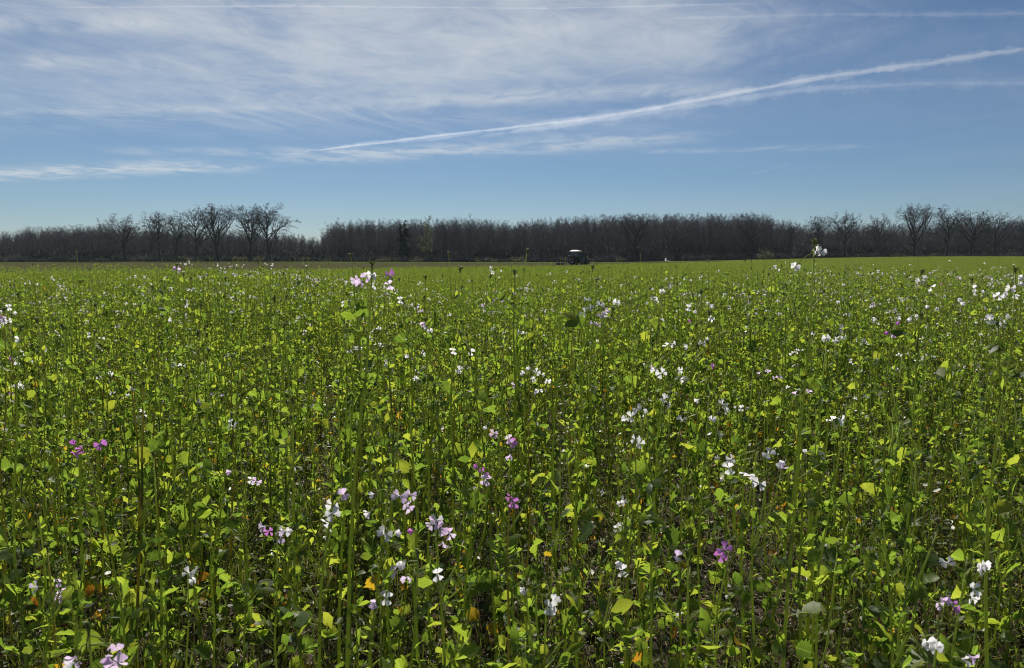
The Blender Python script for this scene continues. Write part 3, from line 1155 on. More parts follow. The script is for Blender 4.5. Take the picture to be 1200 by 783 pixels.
def contrail_layer(name, pix, width_px, density, seed, lump, hk, g=.55):
    r = random.Random(seed)
    ALT = 8000.0
    P = []
    for px, py in pix:
        d = pix_dir(px, py)
        P.append(d * (ALT / d.z))
    # resample evenly in picture steps
    path, rad = [], []
    n = 420
    rs = np.random.RandomState(seed)
    tt = np.linspace(0, 1, n + 1)

    def smooth(k):
        return np.interp(tt * k, np.arange(k + 2), rs.uniform(-1, 1, k + 2))

    n1 = smooth(17) * .4 + smooth(41) * .4 + smooth(97) * .35 + smooth(230) * .25
    n2 = smooth(11) * .5 + smooth(37) * .4 + smooth(110) * .3
    for i in range(n + 1):
        t = i / n
        f = t * (len(P) - 1)
        k = min(int(f), len(P) - 2)
        p = P[k].lerp(P[k + 1], f - k)
        w = float(np.interp(t, np.linspace(0, 1, len(width_px)), width_px))
        R = w / FPX * p.length / 2
        e = min(1, t * 14) * min(1, (1 - t) * 14)
        wob = 1 + lump * 1.3 * n1[i]
        path.append(p + Vector((0, 0, R * .5 * n2[i])))
        rad.append(max(8.0, R * max(.25, wob) * (.15 + .85 * e)))
    V, F = tube(path, [q * hk for q in rad], 10)
    V = [v + Vector((0, 0, r.uniform(-1, 1) * lump * .35 * rad[min(i // 10, n)])) for i, v in enumerate(V)]
    F.append(tuple(range(10)))
    c = sum(path, Vector()) / len(path)
    V = [v - c for v in V]
    mt, nd, lk = new_mat(name)
    vs = N(nd, 'ShaderNodeVolumePrincipled')
    vs.inputs['Color'].default_value = (.98, .98, .99, 1)
    vs.inputs['Density'].default_value = density
    vs.inputs['Anisotropy'].default_value = g
    out = N(nd, 'ShaderNodeOutputMaterial')
    lk.new(vs.outputs[0], out.inputs['Volume'])
    me = mesh_from(name, V, F, [mt])
    o = link(name, me)
    o.location = c
    return o


contrail('contrail', [(352, 178), (700, 138), (960, 92), (1230, 53)], [3.5, 5, 7.5, 9.5], .0012, 'bright white contrail slanting up to the right across the whole sky', 1)
contrail('contrail', [(560, 160), (760, 132), (945, 104), (1080, 98), (1240, 97)], [9, 12, 9, 7, 6], .00035, 'faint spread contrail below the bright one, level at the right', 2, .5)
contrail('contrail', [(40, 9), (330, 7), (640, 10), (900, 4)], [2, 2.4, 2.6, 3], .0009, 'thin level contrail along the top edge of the sky', 3, .3)
contrail('contrail', [(780, 22), (980, 17), (1240, 16)], [5, 5, 6], .0004, 'faint level contrail in the top right of the sky', 4, .5)
contrail('contrail', [(874, 206), (900, 199), (924, 192)], [1.2, 1.3, 1.3], .0003, 'short thin contrail low in the clear sky right of the middle', 5, .2)


# ------------------------------------------------------------------ the air over the field
def build_haze():
    mt, nd, lk = new_mat('haze')
    vs = N(nd, 'ShaderNodeVolumePrincipled')
    vs.inputs['Color'].default_value = (.70, .82, 1.0, 1)
    vs.inputs['Density'].default_value = .000075
    vs.inputs['Anisotropy'].default_value = .2
    out = N(nd, 'ShaderNodeOutputMaterial')
    lk.new(vs.outputs[0], out.inputs['Volume'])
    x0, x1, y0, y1, z0, z1 = -520, 520, -60, 560, -1.6, 26
    V = [(x, y, z) for z in (z0, z1) for y in (y0, y1) for x in (x0, x1)]
    F = [(0, 2, 3, 1), (4, 5, 7, 6), (0, 1, 5, 4), (1, 3, 7, 5), (3, 2, 6, 7), (2, 0, 4, 6)]
    o = link('haze', mesh_from('haze', V, F, [mt], smooth=False))
    tag(o, 'thin bluish haze in the air over the field', 'haze', kind='stuff')


build_haze()


# ------------------------------------------------------------------ the tractor
def paint(name, col, rough=.4, metallic=0.0):
    return noise_mat(name, [(0.3, tuple(c * .8 for c in col)), (0.7, col)], 3.0, rough, .1, .01, spec=.5, metallic=metallic)


def box_mesh(name, size, mat, taper=(1, 1), bevel=.04):
    import bmesh
    bm = bmesh.new()
    bmesh.ops.create_cube(bm, size=1)
    for v in bm.verts:
        t = taper if v.co.z > 0 else (1, 1)
        v.co = Vector((v.co.x * size[0] * t[0], v.co.y * size[1] * t[1], v.co.z * size[2]))
    if bevel:
        bmesh.ops.bevel(bm, geom=list(bm.edges), offset=bevel, segments=2, affect='EDGES')
    me = bpy.data.meshes.new(name)
    bm.to_mesh(me)
    bm.free()
    me.materials.append(mat)
    return me


def lathe_mesh(name, prof, mat, n=28):
    """profile of (radius, x) turned about the X axis"""
    V, F = [], []
    for rr, x in prof:
        for k in range(n):
            a = 2 * math.pi * k / n
            V.append((x, rr * math.cos(a), rr * math.sin(a)))
    m = len(prof)
    for j in range(m - 1):
        for k in range(n):
            k2 = (k + 1) % n
            F.append((j * n + k, j * n + k2, (j + 1) * n + k2, (j + 1) * n + k))
    F.append(tuple(range(n)))
    F.append(tuple((m - 1) * n + k for k in reversed(range(n))))
    return mesh_from(name, V, F, [mat])


def build_tractor():
    green = paint('tractor_green', (.020, .060, .022))
    black = paint('tractor_black', (.018, .018, .020), .6)
    tyre = paint('tyre_rubber', (.022, .021, .020), .9)
    cream = paint('roof_cream', (.72, .66, .54), .6)
    hubm = paint('rim_metal', (.42, .42, .40), .4)
    steel = paint('worn_steel', (.14, .11, .12), .5, .4)
    lampm = paint('lamp_glass', (.85, .85, .82), .15)
    gm, nd, lk = new_mat('cab_glass')
    p = N(nd, 'ShaderNodeBsdfPrincipled')
    p.inputs['Base Color'].default_value = (.55, .65, .65, 1)
    p.inputs['Roughness'].default_value = .05
    p.inputs['Transmission Weight'].default_value = .75
    p.inputs['IOR'].default_value = 1.1
    o_ = N(nd, 'ShaderNodeOutputMaterial')
    lk.new(p.outputs[0], o_.inputs[0])
    D = 138.0
    x = (675.5 - 600) / FPX * D
    # local: +Y forward, X across
    t = empty('tractor', (x, D, ground_z(x, D) + .10), math.radians(-122))
    t.scale = (.92, .92, .92)
    tag(t, 'dark green tractor with cream roof working at the far edge of the crop', 'tractor')

    def part(nm, me, loc, parent=t, rot=(0, 0, 0)):
        o = link(nm, me, parent)
        o.location = loc
        o.rotation_euler = rot
        return o

    part('chassis', box_mesh('chassis', (.62, 3.4, .5), black), (0, .55, .85))
    hood = part('hood', box_mesh('hood', (.86, 1.75, .72), green, (.86, .95), .08), (0, 1.45, 1.36))
    part('grille', box_mesh('grille', (.66, .05, .5), black), (0, .89, -.02), hood)
    for s in (-1, 1):
        part('headlight', box_mesh('headlight', (.20, .07, .15), lampm), (s * .24, .90, .18), hood)
    part('exhaust', lathe_mesh('exhaust', [(.05, 0), (.06, .3), (.06, .9), (.045, 1.25)], black, 10), (.48, .95, 1.55), t, (0, -math.pi / 2, 0))
    cab = part('cab', box_mesh('cab', (1.5, 1.55, .62), green, (1.0, 1.0), .06), (0, -.25, 1.28))
    part('seat', box_mesh('seat', (.5, .5, .75), black, (.9, .6), .08), (0, -.35, .55), cab)
    for sx in (-1, 1):
        for sy in (-1, 1):
            part('pillar', box_mesh('pillar', (.08, .08, 1.05), black, (1, 1), .015), (sx * .71, sy * .72, .82), cab)
        part('window', box_mesh('side_glass', (.02, 1.34, 1.0), gm, (1, 1), 0), (sx * .715, 0, .82), cab)
    part('windscreen', box_mesh('windscreen', (1.32, .02, 1.0), gm, (1, 1), 0), (0, .735, .82), cab)
    part('rear_window', box_mesh('rear_window', (1.32, .02, 1.0), gm, (1, 1), 0), (0, -.735, .82), cab)
    roof = part('roof', box_mesh('roof', (1.85, 2.05, .27), cream, (.50, .50), .05), (0, -.25, 2.78))
    for s in (-1, 1):
        part('work_light', box_mesh('work_light', (.18, .07, .12), lampm), (s * .6, 1.0, -.10), roof)
        part('mirror', box_mesh('mirror', (.20, .05, .30), black), (s * 1.02, .62, 2.05))
        part('mirror_arm', box_mesh('mirror_arm', (.40, .04, .04), black, (1, 1), .01), (s * .86, .62, 2.22))
        f = part('fender', box_mesh('fender', (.58, 1.35, .14), green, (.95, .75), .05), (s * 1.0, -.55, 1.72))
        part('tail_light', box_mesh('tail_light', (.26, .08, .20), lampm), (s * .05, -.66, .10), f)
        w = part('rear_wheel', lathe_mesh('rear_tyre', [(.42, -.24), (.70, -.27), (.82, -.20), (.84, 0), (.82, .20), (.70, .27), (.42, .24)], tyre), (s * 1.0, -.55, .84))
        part('rim', lathe_mesh('rear_rim', [(.40, -.255), (.44, -.27), (.44, .27), (.40, .255), (.12, .20)], hubm), (0, 0, 0), w)
        for k in range(16):
            a = 2 * math.pi * k / 16
            part('tread', box_mesh('tread', (.46, .07, .06), tyre, (1, .7), .01) if k == 0 and s == -1 else bpy.data.meshes['tread'], (0, .845 * math.cos(a), .845 * math.sin(a)), w, (a - math.pi / 2, 0, .35))
        w = part('front_wheel', lathe_mesh('front_tyre', [(.30, -.18), (.50, -.20), (.60, -.15), (.62, 0), (.60, .15), (.50, .20), (.30, .18)], tyre), (s * .88, 1.75, .62))
        part('rim', lathe_mesh('front_rim', [(.28, -.19), (.32, -.205), (.32, .205), (.28, .19), (.1, .15)], hubm), (0, 0, 0), w)
    part('front_weight', box_mesh('front_weight', (.7, .35, .4), black), (0, 2.45, .85))
    # the mounted cultivator behind
    c = empty('cultivator', t.location, math.radians(-122))
    c.scale = t.scale
    tag(c, 'low dark cultivator trailing behind the left side of the tractor', 'cultivator')
    part('frame', box_mesh('cult_frame', (2.9, .12, .12), steel, (1, 1), .02), (0, -2.3, .75), c)
    part('frame', box_mesh('cult_frame2', (2.9, .12, .12), steel, (1, 1), .02), (0, -3.1, .75), c)
    part('drawbar', box_mesh('drawbar', (.14, 1.9, .14), steel, (1, 1), .02), (0, -2.15, .80), c)
    tn = box_mesh('tine', (.06, .10, .70), steel, (1, 1), .015)
    for k in range(7):
        part('tine', tn, (-1.35 + k * .45, -2.3 if k % 2 else -3.1, .38), c, (.25, 0, 0))
    part('roller', lathe_mesh('roller', [(.22, -1.4), (.25, -1.3), (.25, 1.3), (.22, 1.4)], steel, 16), (0, -3.7, .25), c)
    for s in (-1, 1):
        part('roller_arm', box_mesh('roller_arm', (.07, .85, .10), steel, (1, 1), .015), (s * 1.36, -3.4, .5), c, (.45, 0, 0))


build_tractor()

# ------------------------------------------------------------------ the crop
PROTO_SPEC = []
for i in range(5):   # tall leafy stems without flowers
    PROTO_SPEC.append((make_plant(1000 + i, [.66, .80, .58, .90, .74][i], [19, 21, 17, 21, 19][i], [3, 4, 2, 4, 3][i], nfl=0), 'leafy'))
for i in range(4):   # low leafy
    PROTO_SPEC.append((make_plant(1020 + i, [.42, .34, .48, .38][i], 15, 0), 'low'))
for i in range(3):
    PROTO_SPEC.append((make_plant(1040 + i, [.80, .92, .72][i], 9, [2, 3, 2][i], 'white', 3), 'white'))
for i in range(2):
    PROTO_SPEC.append((make_plant(1060 + i, [.78, .70][i], 9, 2, ['lilac', 'pink'][i], 2), ['lilac', 'pink'][i]))
for i in range(5):   # slim upright stalks with small leaves
    PROTO_SPEC.append((make_plant(1080 + i, [.86, .95, .78, 1.0, .90][i], [9, 10, 8, 10, 9][i], [1, 2, 1, 2, 2][i], nfl=0, lean=.05, nshoot=6, small=True), 'stalk'))
KIND = [k for p, k in PROTO_SPEC]
HTS = [.66, .80, .58, .90, .74, .45, .37, .51, .41, .86, .98, .78, .84, .76, .88, .97, .80, 1.02, .92]


def pick_kind(r, y):
    q = r.random()
    fl = .05 if y < 3 else (.10 if y > 7 else .06)
    if q < fl:
        return r.choice((9, 10, 11))
    if q < fl + .02:
        return r.choice((12, 12, 13))
    if q < fl + .02 + (.26 if y < 4 else .18):
        return r.choice((5, 6, 7, 8))
    if r.random() < .58:
        return r.choice((14, 15, 16, 17, 18))
    return r.choice((0, 1, 2, 3, 4))


LABELS = {
    'stalk': ('slim leafy stalk', 'slim leafy stalks in the foreground'),
    'leafy': ('bushy leafy plant', 'leafy crop plants without flowers in the foreground'),
    'low': ('low leafy plant', 'low crop plants in the foreground'),
    'white': ('small white-flowered plant', 'white-flowered crop plants in the foreground'),
    'lilac': ('small lilac-flowered plant', 'lilac-flowered crop plants in the foreground'),
    'pink': ('small purple-flowered plant', 'pink-flowered crop plants in the foreground'),
}

# the plants one can single out: flowers (photo pixels), metres ahead, label, stem tip, stem foot column, leaves, stem radius
w, l, p_ = 'white', 'lilac', 'pink'
HERO = [
    ([(417, 327, l), (430, 324, l), (437, 322, w), (424, 331, l), (455, 322, p_), (456, 333, l)], 1.25, 'tall plant with pale pink flower head reaching the horizon, left of the middle', (436, 316), 396, 7, .0058),
    ([(956, 294, w), (932, 312, w), (960, 297, w)], 1.35, 'tall lone white-flowered stem rising above the horizon at right', (954, 290), 938, 7, .0050),
    ([(613, 438, w), (620, 434, w), (628, 436, w), (634, 439, w), (641, 446, w), (625, 444, w), (604, 451, l), (632, 456, w), (626, 457, w)], 2.0, 'plant with a dense round cluster of white flowers in the centre of the field', (622, 432), 616, 8, .0040),
    ([(688, 352, w), (692, 362, w), (686, 366, w), (703, 358, w), (712, 366, l), (722, 355, w)], 1.7, 'tall plant with white flowers and bare bud spike right of the centre, below the tractor', (694, 318), 688, 8, .0048),
    ([(768, 434, w), (776, 437, w), (795, 434, w), (797, 444, w), (748, 480, w), (756, 486, w), (778, 468, w), (780, 474, w), (799, 492, w)], 1.55, 'branched plant with many white flowers in mid picture, right of the centre', (782, 428), 788, 8, .0045),
    ([(820, 468, w), (834, 492, w), (846, 474, w), (850, 482, w)], 1.6, 'plant with four scattered white flowers beside the many-branched white one', (832, 455), 828, 8, .0042),
    ([(808, 360, w), (815, 364, w), (828, 358, w), (834, 362, w), (832, 373, w), (822, 403, w), (806, 408, w), (826, 398, w)], 2.1, 'plant bearing two white flower heads, one above the other, right of the centre', (822, 345), 812, 7, .0042),
    ([(744, 515, w), (749, 520, w)], 1.4, 'plant with a single wide-open white flower below the branched white one', (745, 515), 744, 8, .0040),
    ([(858, 538, w), (854, 548, w), (873, 553, w), (886, 562, w), (890, 567, w), (900, 533, w), (916, 545, w), (917, 550, l)], 1.25, 'plant with a wide spray of white flowers on long stalks in the right foreground', (886, 528), 888, 7, .0045),
    ([(571, 503, w), (580, 508, l), (596, 514, l), (600, 519, p_), (598, 534, l)], 1.45, 'plant with a lilac and white flower head in the centre foreground', (585, 498), 575, 7, .0042),
    ([(560, 548, p_), (567, 554, p_), (570, 561, l)], 1.3, 'plant with a small purple flower head below the lilac and white one', (565, 545), 545, 7, .0042),
    ([(600, 582, p_), (602, 588, p_)], 1.2, 'plant with one magenta flower seen edge-on in the centre foreground', (598, 578), 606, 7, .0042),
    ([(88, 522, p_), (97, 525, p_), (92, 530, p_), (118, 520, p_)], 1.4, 'plant with deep purple flowers in the left foreground', (96, 515), 100, 7, .0040),
    ([(402, 580, l), (392, 592, w), (388, 602, w), (386, 612, w)], .92, 'near plant with large pale flowers on a thick stem, lower left of the centre', (390, 588), 382, 6, .0055),
    ([(440, 578, w), (434, 600, w), (468, 582, l), (480, 580, l), (476, 592, l), (462, 624, w), (450, 627, w)], 1.02, 'plant with six loose white and lilac flowers in the lower middle', (455, 575), 424, 6, .0055),
    ([(485, 622, p_), (508, 612, l), (516, 618, l), (526, 624, l), (520, 634, l), (512, 610, w)], 1.1, 'plant with a full lilac flower head and one bright pink flower, lower middle', (510, 604), 498, 6, .0045),
    ([(470, 662, w), (464, 670, l), (477, 676, l), (512, 672, w)], 1.0, 'plant with two white flowers facing sideways low in the middle foreground', (490, 655), 492, 6, .0048),
    ([(452, 700, w), (440, 706, l)], .95, 'plant with one small white flower low in front of the thick pale-flowered stem', (446, 694), 446, 6, .0045),
    ([(614, 688, w)], 1.0, 'plant with a single white cross-shaped flower low in the centre foreground', (616, 690), 622, 6, .0040),
    ([(648, 706, w), (644, 712, w)], 1.0, 'short plant with one white flower turned away, right of the white cross-shaped one', (640, 708), 642, 6, .0045),
    ([(722, 660, w), (728, 668, w)], 1.15, 'plant with white flowers drooping beside the single mauve flower', (724, 655), 728, 6, .0040),
    ([(793, 652, l)], 1.0, 'plant with one wide mauve flower in the lower right of the centre', (806, 655), 812, 6, .0048),
    ([(845, 650, p_), (848, 645, p_)], 1.05, 'plant with one dark purple flower on a long stalk at lower right', (856, 640), 862, 6, .0040),
    ([(1110, 660, w), (1150, 662, w), (1146, 666, w), (1140, 690, w), (1138, 700, w)], 1.0, 'plant with white flowers at different heights in the lower right corner', (1132, 668), 1130, 6, .0045),
    ([(1100, 707, l), (1108, 704, l), (1116, 711, p_)], 1.0, 'short plant with one pale pink flower in the lower right corner', (1108, 704), 1108, 6, .0040),
    ([(70, 682, l), (76, 692, l), (72, 699, l), (44, 688, l)], 1.15, 'plant with a small lilac cluster in the lower left corner', (66, 676), 66, 6, .0042),
    ([(128, 766, l), (140, 762, l), (136, 774, l), (90, 768, l), (88, 776, w)], .72, 'nearest plant, blurred lilac flowers at the bottom left edge', (104, 742), 104, 3, .0045),
    ([(310, 617, l), (316, 622, p_), (334, 622, w), (342, 620, w), (330, 630, l)], 1.3, 'plant with lilac and white flowers left of the thick pale-flowered stem', (325, 612), 322, 7, .0040),
    ([(222, 672, w), (228, 680, w)], 1.25, 'plant with a drooping white flower in the lower left', (220, 668), 214, 7, .0040),
    ([(296, 562, w), (300, 564, l), (272, 553, l)], 1.5, 'plant with three small pale flowers in the left foreground', (288, 548), 285, 7, .0040),
    ([(270, 495, w), (274, 500, w)], 1.7, 'plant with a tiny white flower above the three pale ones, left of the middle', (271, 490), 266, 8, .0038),
    ([(1176, 342, w), (1184, 338, w), (1192, 334, w), (1196, 326, w), (1190, 345, w), (1170, 346, w), (1160, 376, w), (1172, 380, w), (1178, 372, w)], 1.5, 'branched plant heavy with white flowers at the right edge', (1190, 320), 1180, 7, .0052),
    ([(1072, 372, w), (1066, 376, w), (1085, 362, w), (1094, 364, w), (1078, 330, w), (1084, 326, w), (1090, 336, w)], 1.75, 'plant with curved stalks of white flowers right of the tall lone stem', (1080, 322), 1080, 7, .0044),
    ([(1124, 350, w), (1130, 354, w), (1140, 338, w), (1148, 342, w)], 1.9, 'plant with white flowers left of the heavy one at the right edge', (1138, 332), 1130, 7, .0042),
    ([(1040, 390, p_), (1046, 393, l), (1052, 380, p_)], 1.9, 'plant with small pink flowers below the curved white-flowered stalks', (1044, 384), 1040, 7, .0040),
    ([(978, 400, w), (984, 398, w)], 1.9, 'plant with one flat white flower below the tall lone stem', (980, 396), 980, 8, .0040),
    ([(500, 384, w), (504, 388, w), (495, 380, l)], 2.0, 'plant with one white flower head left of the centre, above the dense cluster', (499, 378), 498, 8, .0040),
    ([(532, 410, w), (538, 434, w), (540, 438, w), (552, 412, w)], 1.9, 'dark branched plant with small white flowers left of the dense white cluster', (548, 396), 578, 7, .0048),
    ([(1084, 752, w), (1092, 756, w), (1126, 772, w), (1134, 768, l)], .85, 'near plant with white flowers at the bottom right edge', (1100, 742), 1096, 4, .0045),
    ([(24, 398, w), (28, 412, w)], 1.8, 'dark leafy tall plant at the left edge with a tiny white flower', (24, 388), 24, 12, .0048),
    ([(1, 372, p_), (6, 374, l), (10, 376, w), (2, 380, w)], 2.0, 'plant with pink and white flowers cut by the left edge', (5, 366), 5, 7, .0040),
    ([(206, 316, l), (211, 317, l)], 2.6, 'pale-flowered plant whose tip nears the far edge at left', (207, 314), 206, 7, .0042),
]
SHORT = ['tall pink-headed plant', 'tall lone white stem', 'dense white cluster plant', 'tall bud-spike plant', 'branched many-flowered white plant', 'four-flowered white plant', 'double-headed white plant', 'single open white flower', 'wide white spray', 'lilac and white head', 'small purple head', 'lone magenta flower', 'deep purple flowers', 'thick pale-flowered stem', 'loose white and lilac flowers', 'full lilac head', 'sideways white pair', 'small low white flower', 'white cross-shaped flower', 'turned-away white flower', 'drooping white flowers', 'wide mauve flower', 'dark purple long-stalked flower', 'lower right white flowers', 'pale pink corner flower', 'lower left lilac cluster', 'nearest blurred lilac flowers', 'lilac and white trio', 'lower left drooping flower', 'three pale flowers', 'tiny white flower', 'heavy white right-edge plant', 'curved white-flowered stalks', 'white flowers near right edge', 'small pink flowers at right', 'flat white flower', 'white head left of centre', 'dark branched plant', 'near bottom-right white flowers', 'dark plant at left edge', 'pink flowers at left edge', 'pale plant near far edge']
assert len(SHORT) == len(HERO)
SPOTS = []       # where their flowers are, so that no neighbour hides or shades them
for h in HERO:
    for f in h[0]:
        q = at(f[0], f[1], h[1])
        SPOTS.append((q.x, q.y, q.z))


def crowds(x, y, top):
    for hx, hy, hz in SPOTS:
        dx, dy = x - hx, y - hy
        if dx * dx + dy * dy < .09 ** 2 and top > hz - .10:
            return True
        # towards the sun
        t = dx * SUN_DIR.x / .7314 + dy * SUN_DIR.y / .7314
        if 0 < t < .5 and abs(dx * SUN_DIR.y / .7314 - dy * SUN_DIR.x / .7314) < .08 and top > hz + t * .9 - .05:
            return True
        # towards the camera
        if .5 < y < hy and abs(x - hx * y / hy) < .07 and top > 1.25 + (hz - 1.25) * y / hy - .04:
            return True
    return False


# positions: jittered cells, nearest 270 become individual plants
r = random.Random(5)
cells = []
cs = .140
yy = 1.25
while yy < 13.0:
    half = yy * .72 + .45
    xx = -half
    while xx < half:
        x, y = xx + r.uniform(0, cs), yy + r.uniform(0, cs)
        xx += cs
        dens = .62 + .30 * math.sin(x * 1.3 + 1.2 * math.sin(y * .9)) * math.sin(y * 1.1 + 2)
        if y < 2.3:
            dens *= .55 + .45 * (y - 1.25) / 1.05
        if r.random() > dens + .12:
            continue
        # keep heads out of the lens
        cells.append((x, y))
    yy += cs
cells.sort(key=lambda c: c[0] ** 2 + c[1] ** 2)
inview = [c for c in cells if abs(c[0]) < c[1] * .70 + .10]
inview_set = set(inview[:275])
protos = {}
near_plants = []
midpts = []
for (x, y) in cells:
    k = pick_kind(r, y)
    rz = r.uniform(0, 6.28)
    s = r.uniform(.82, 1.18) * (1 + .12 * math.sin(x * .9 + 2 * math.sin(y * .5)))
    z = ground_z(x, y)
    if y < 4:
        s *= .90 + .03 * max(0, y - 1)
    if y < 3.5 and crowds(x, y, s * HTS[k] + z):
        k = r.choice((5, 6, 7, 8))
        s *= .8
        if crowds(x, y, s * HTS[k] + z):
            continue
    if (x, y) in inview_set:
        if k not in protos:
            o = realize('radish_plant', PROTO_SPEC[k][0], (x, y, z), rz, s)
            protos[k] = (o, [(c, c.matrix_basis.copy()) for c in o.children])
        else:
            o = copy_plant(*protos[k], (x, y, z), rz, s)
        near_plants.append((x, y, KIND[k], o))
    else:
        midpts.append((x, y, z, r.uniform(-.06, .06), r.uniform(-.06, .06), rz, s, k))
HPOS = []
for h in HERO:
    HPOS.append(((h[4] - 600) / FPX * h[1], h[1]))
rank = {}
for x, y, kd, o in near_plants:
    e = min(range(len(HPOS)), key=lambda q: math.hypot(HPOS[q][0] - x, HPOS[q][1] - y))
    dx, dy = x - HPOS[e][0], y - HPOS[e][1]
    side = ('left of' if dx < 0 else 'right of') if abs(dx) > abs(dy) else ('in front of' if dy < 0 else 'behind')
    rank.setdefault((e, side, kd), []).append((math.hypot(dx, dy), o))
for (e, side, kd), lst in rank.items():
    lst.sort(key=lambda q: q[0])
    for n_, (d_, o) in enumerate(lst):
        which = ('closest ' if len(lst) > 1 and n_ == 0 else ORDINAL[min(n_, 27)] + ' closest ' if len(lst) > 1 else '')
        tag(o, f'{which}{LABELS[kd][0]} {side} the {SHORT[e]}', 'plant', LABELS[kd][1])
full = [joined(f'crop_full{i}', [(p, Matrix.Identity(4))]) for i, (p, k) in enumerate(PROTO_SPEC)]
scatter('radish_crop', midpts, full, 'dense green flowering crop a few steps into the field', 'crop')

# square patches of plants for the field farther out
def patch_mesh(name, seed, size, count, lod, pf, leafn):
    rr = random.Random(seed)
    lst = []
    for i in range(count):
        q = rr.random()
        H = rr.uniform(.42, .84) if size < 2 else rr.uniform(.36, .64)
        if q < pf:
            c = rr.choice(('white', 'white', 'white', 'lilac', 'white', 'white') if lod == 2 else ('white',))
            p = make_plant(seed * 1000 + i, H + .16, leafn - 2, rr.choice((1, 2, 2, 3)), c, 3, lod)
        else:
            p = make_plant(seed * 1000 + i, H, leafn, 2, nfl=0, lod=lod) if rr.random() < .6 else make_plant(seed * 1000 + i, H * 1.12, leafn, 1, nfl=0, lod=lod, small=True)
        mx = Matrix.Translation((rr.uniform(-.5, .5) * size, rr.uniform(-.5, .5) * size, 0)) @ Matrix.Rotation(rr.uniform(0, 6.28), 4, 'Z')
        lst.append((p, mx))
    return joined(name, lst)


mid = [patch_mesh(f'crop_patch{i}', 50 + i, 1.15, 34, 2, [.010, .20, .0, .035, .004][i], 18) for i in range(5)]
far = [patch_mesh(f'crop_far{i}', 70 + i, 2.3, 110, 2, [.003, .018, .0][i], 11) for i in range(3)]
mp, fp = [], []
y = 13.0
while y < 31:
    half = y * .72 + 2
    x = -half
    while x < half:
        D = edge_D(x / y)
        if y < D:
            fl = math.sin(x * .35 + 1.1) * math.sin(y * .21 + x * .1) + r.uniform(-.5, .5)
            if y > 24:
                fl -= .35 + (y - 24) * .03
            k = 1 if fl > .80 else (3 if fl > .45 else (0 if fl > 0.1 else (4 if fl > -.5 else 2)))
            px_, py_ = x + r.uniform(-.2, .2), y + r.uniform(-.2, .2)
            mp.append((px_, py_, ground_z(px_, py_), 0, 0, r.randrange(4) * math.pi / 2 + r.uniform(-.2, .2), r.uniform(.88, 1.12) * (1 + .13 * math.sin(x * .31 + 1.7 * math.sin(y * .23))), k))
        x += 1.0
    y += 1.0
y = 31.0
while y < 216:
    half = y * .72 + 3
    x = -half
    while x < half:
        if y < edge_D(x / y):
            px_, py_ = x + r.uniform(-.4, .4), y + r.uniform(-.4, .4)
            fp.append((px_, py_, ground_z(px_, py_), 0, 0, r.randrange(4) * math.pi / 2 + r.uniform(-.2, .2), r.uniform(.88, 1.1) * (.9 + .25 * sstep(45, 20, y) - .08 * sstep(-.1, -.4, x / y)), r.choice((0, 0, 1, 2)) if y < 60 else r.choice((0, 2, 2))))
        x += 2.0
    y += 2.0
scatter('radish_crop', mp, mid, 'green crop dotted with white flowers in the middle of the field', 'crop')
scatter('radish_crop', fp, far, 'even green crop reaching the far edge of the field', 'crop')


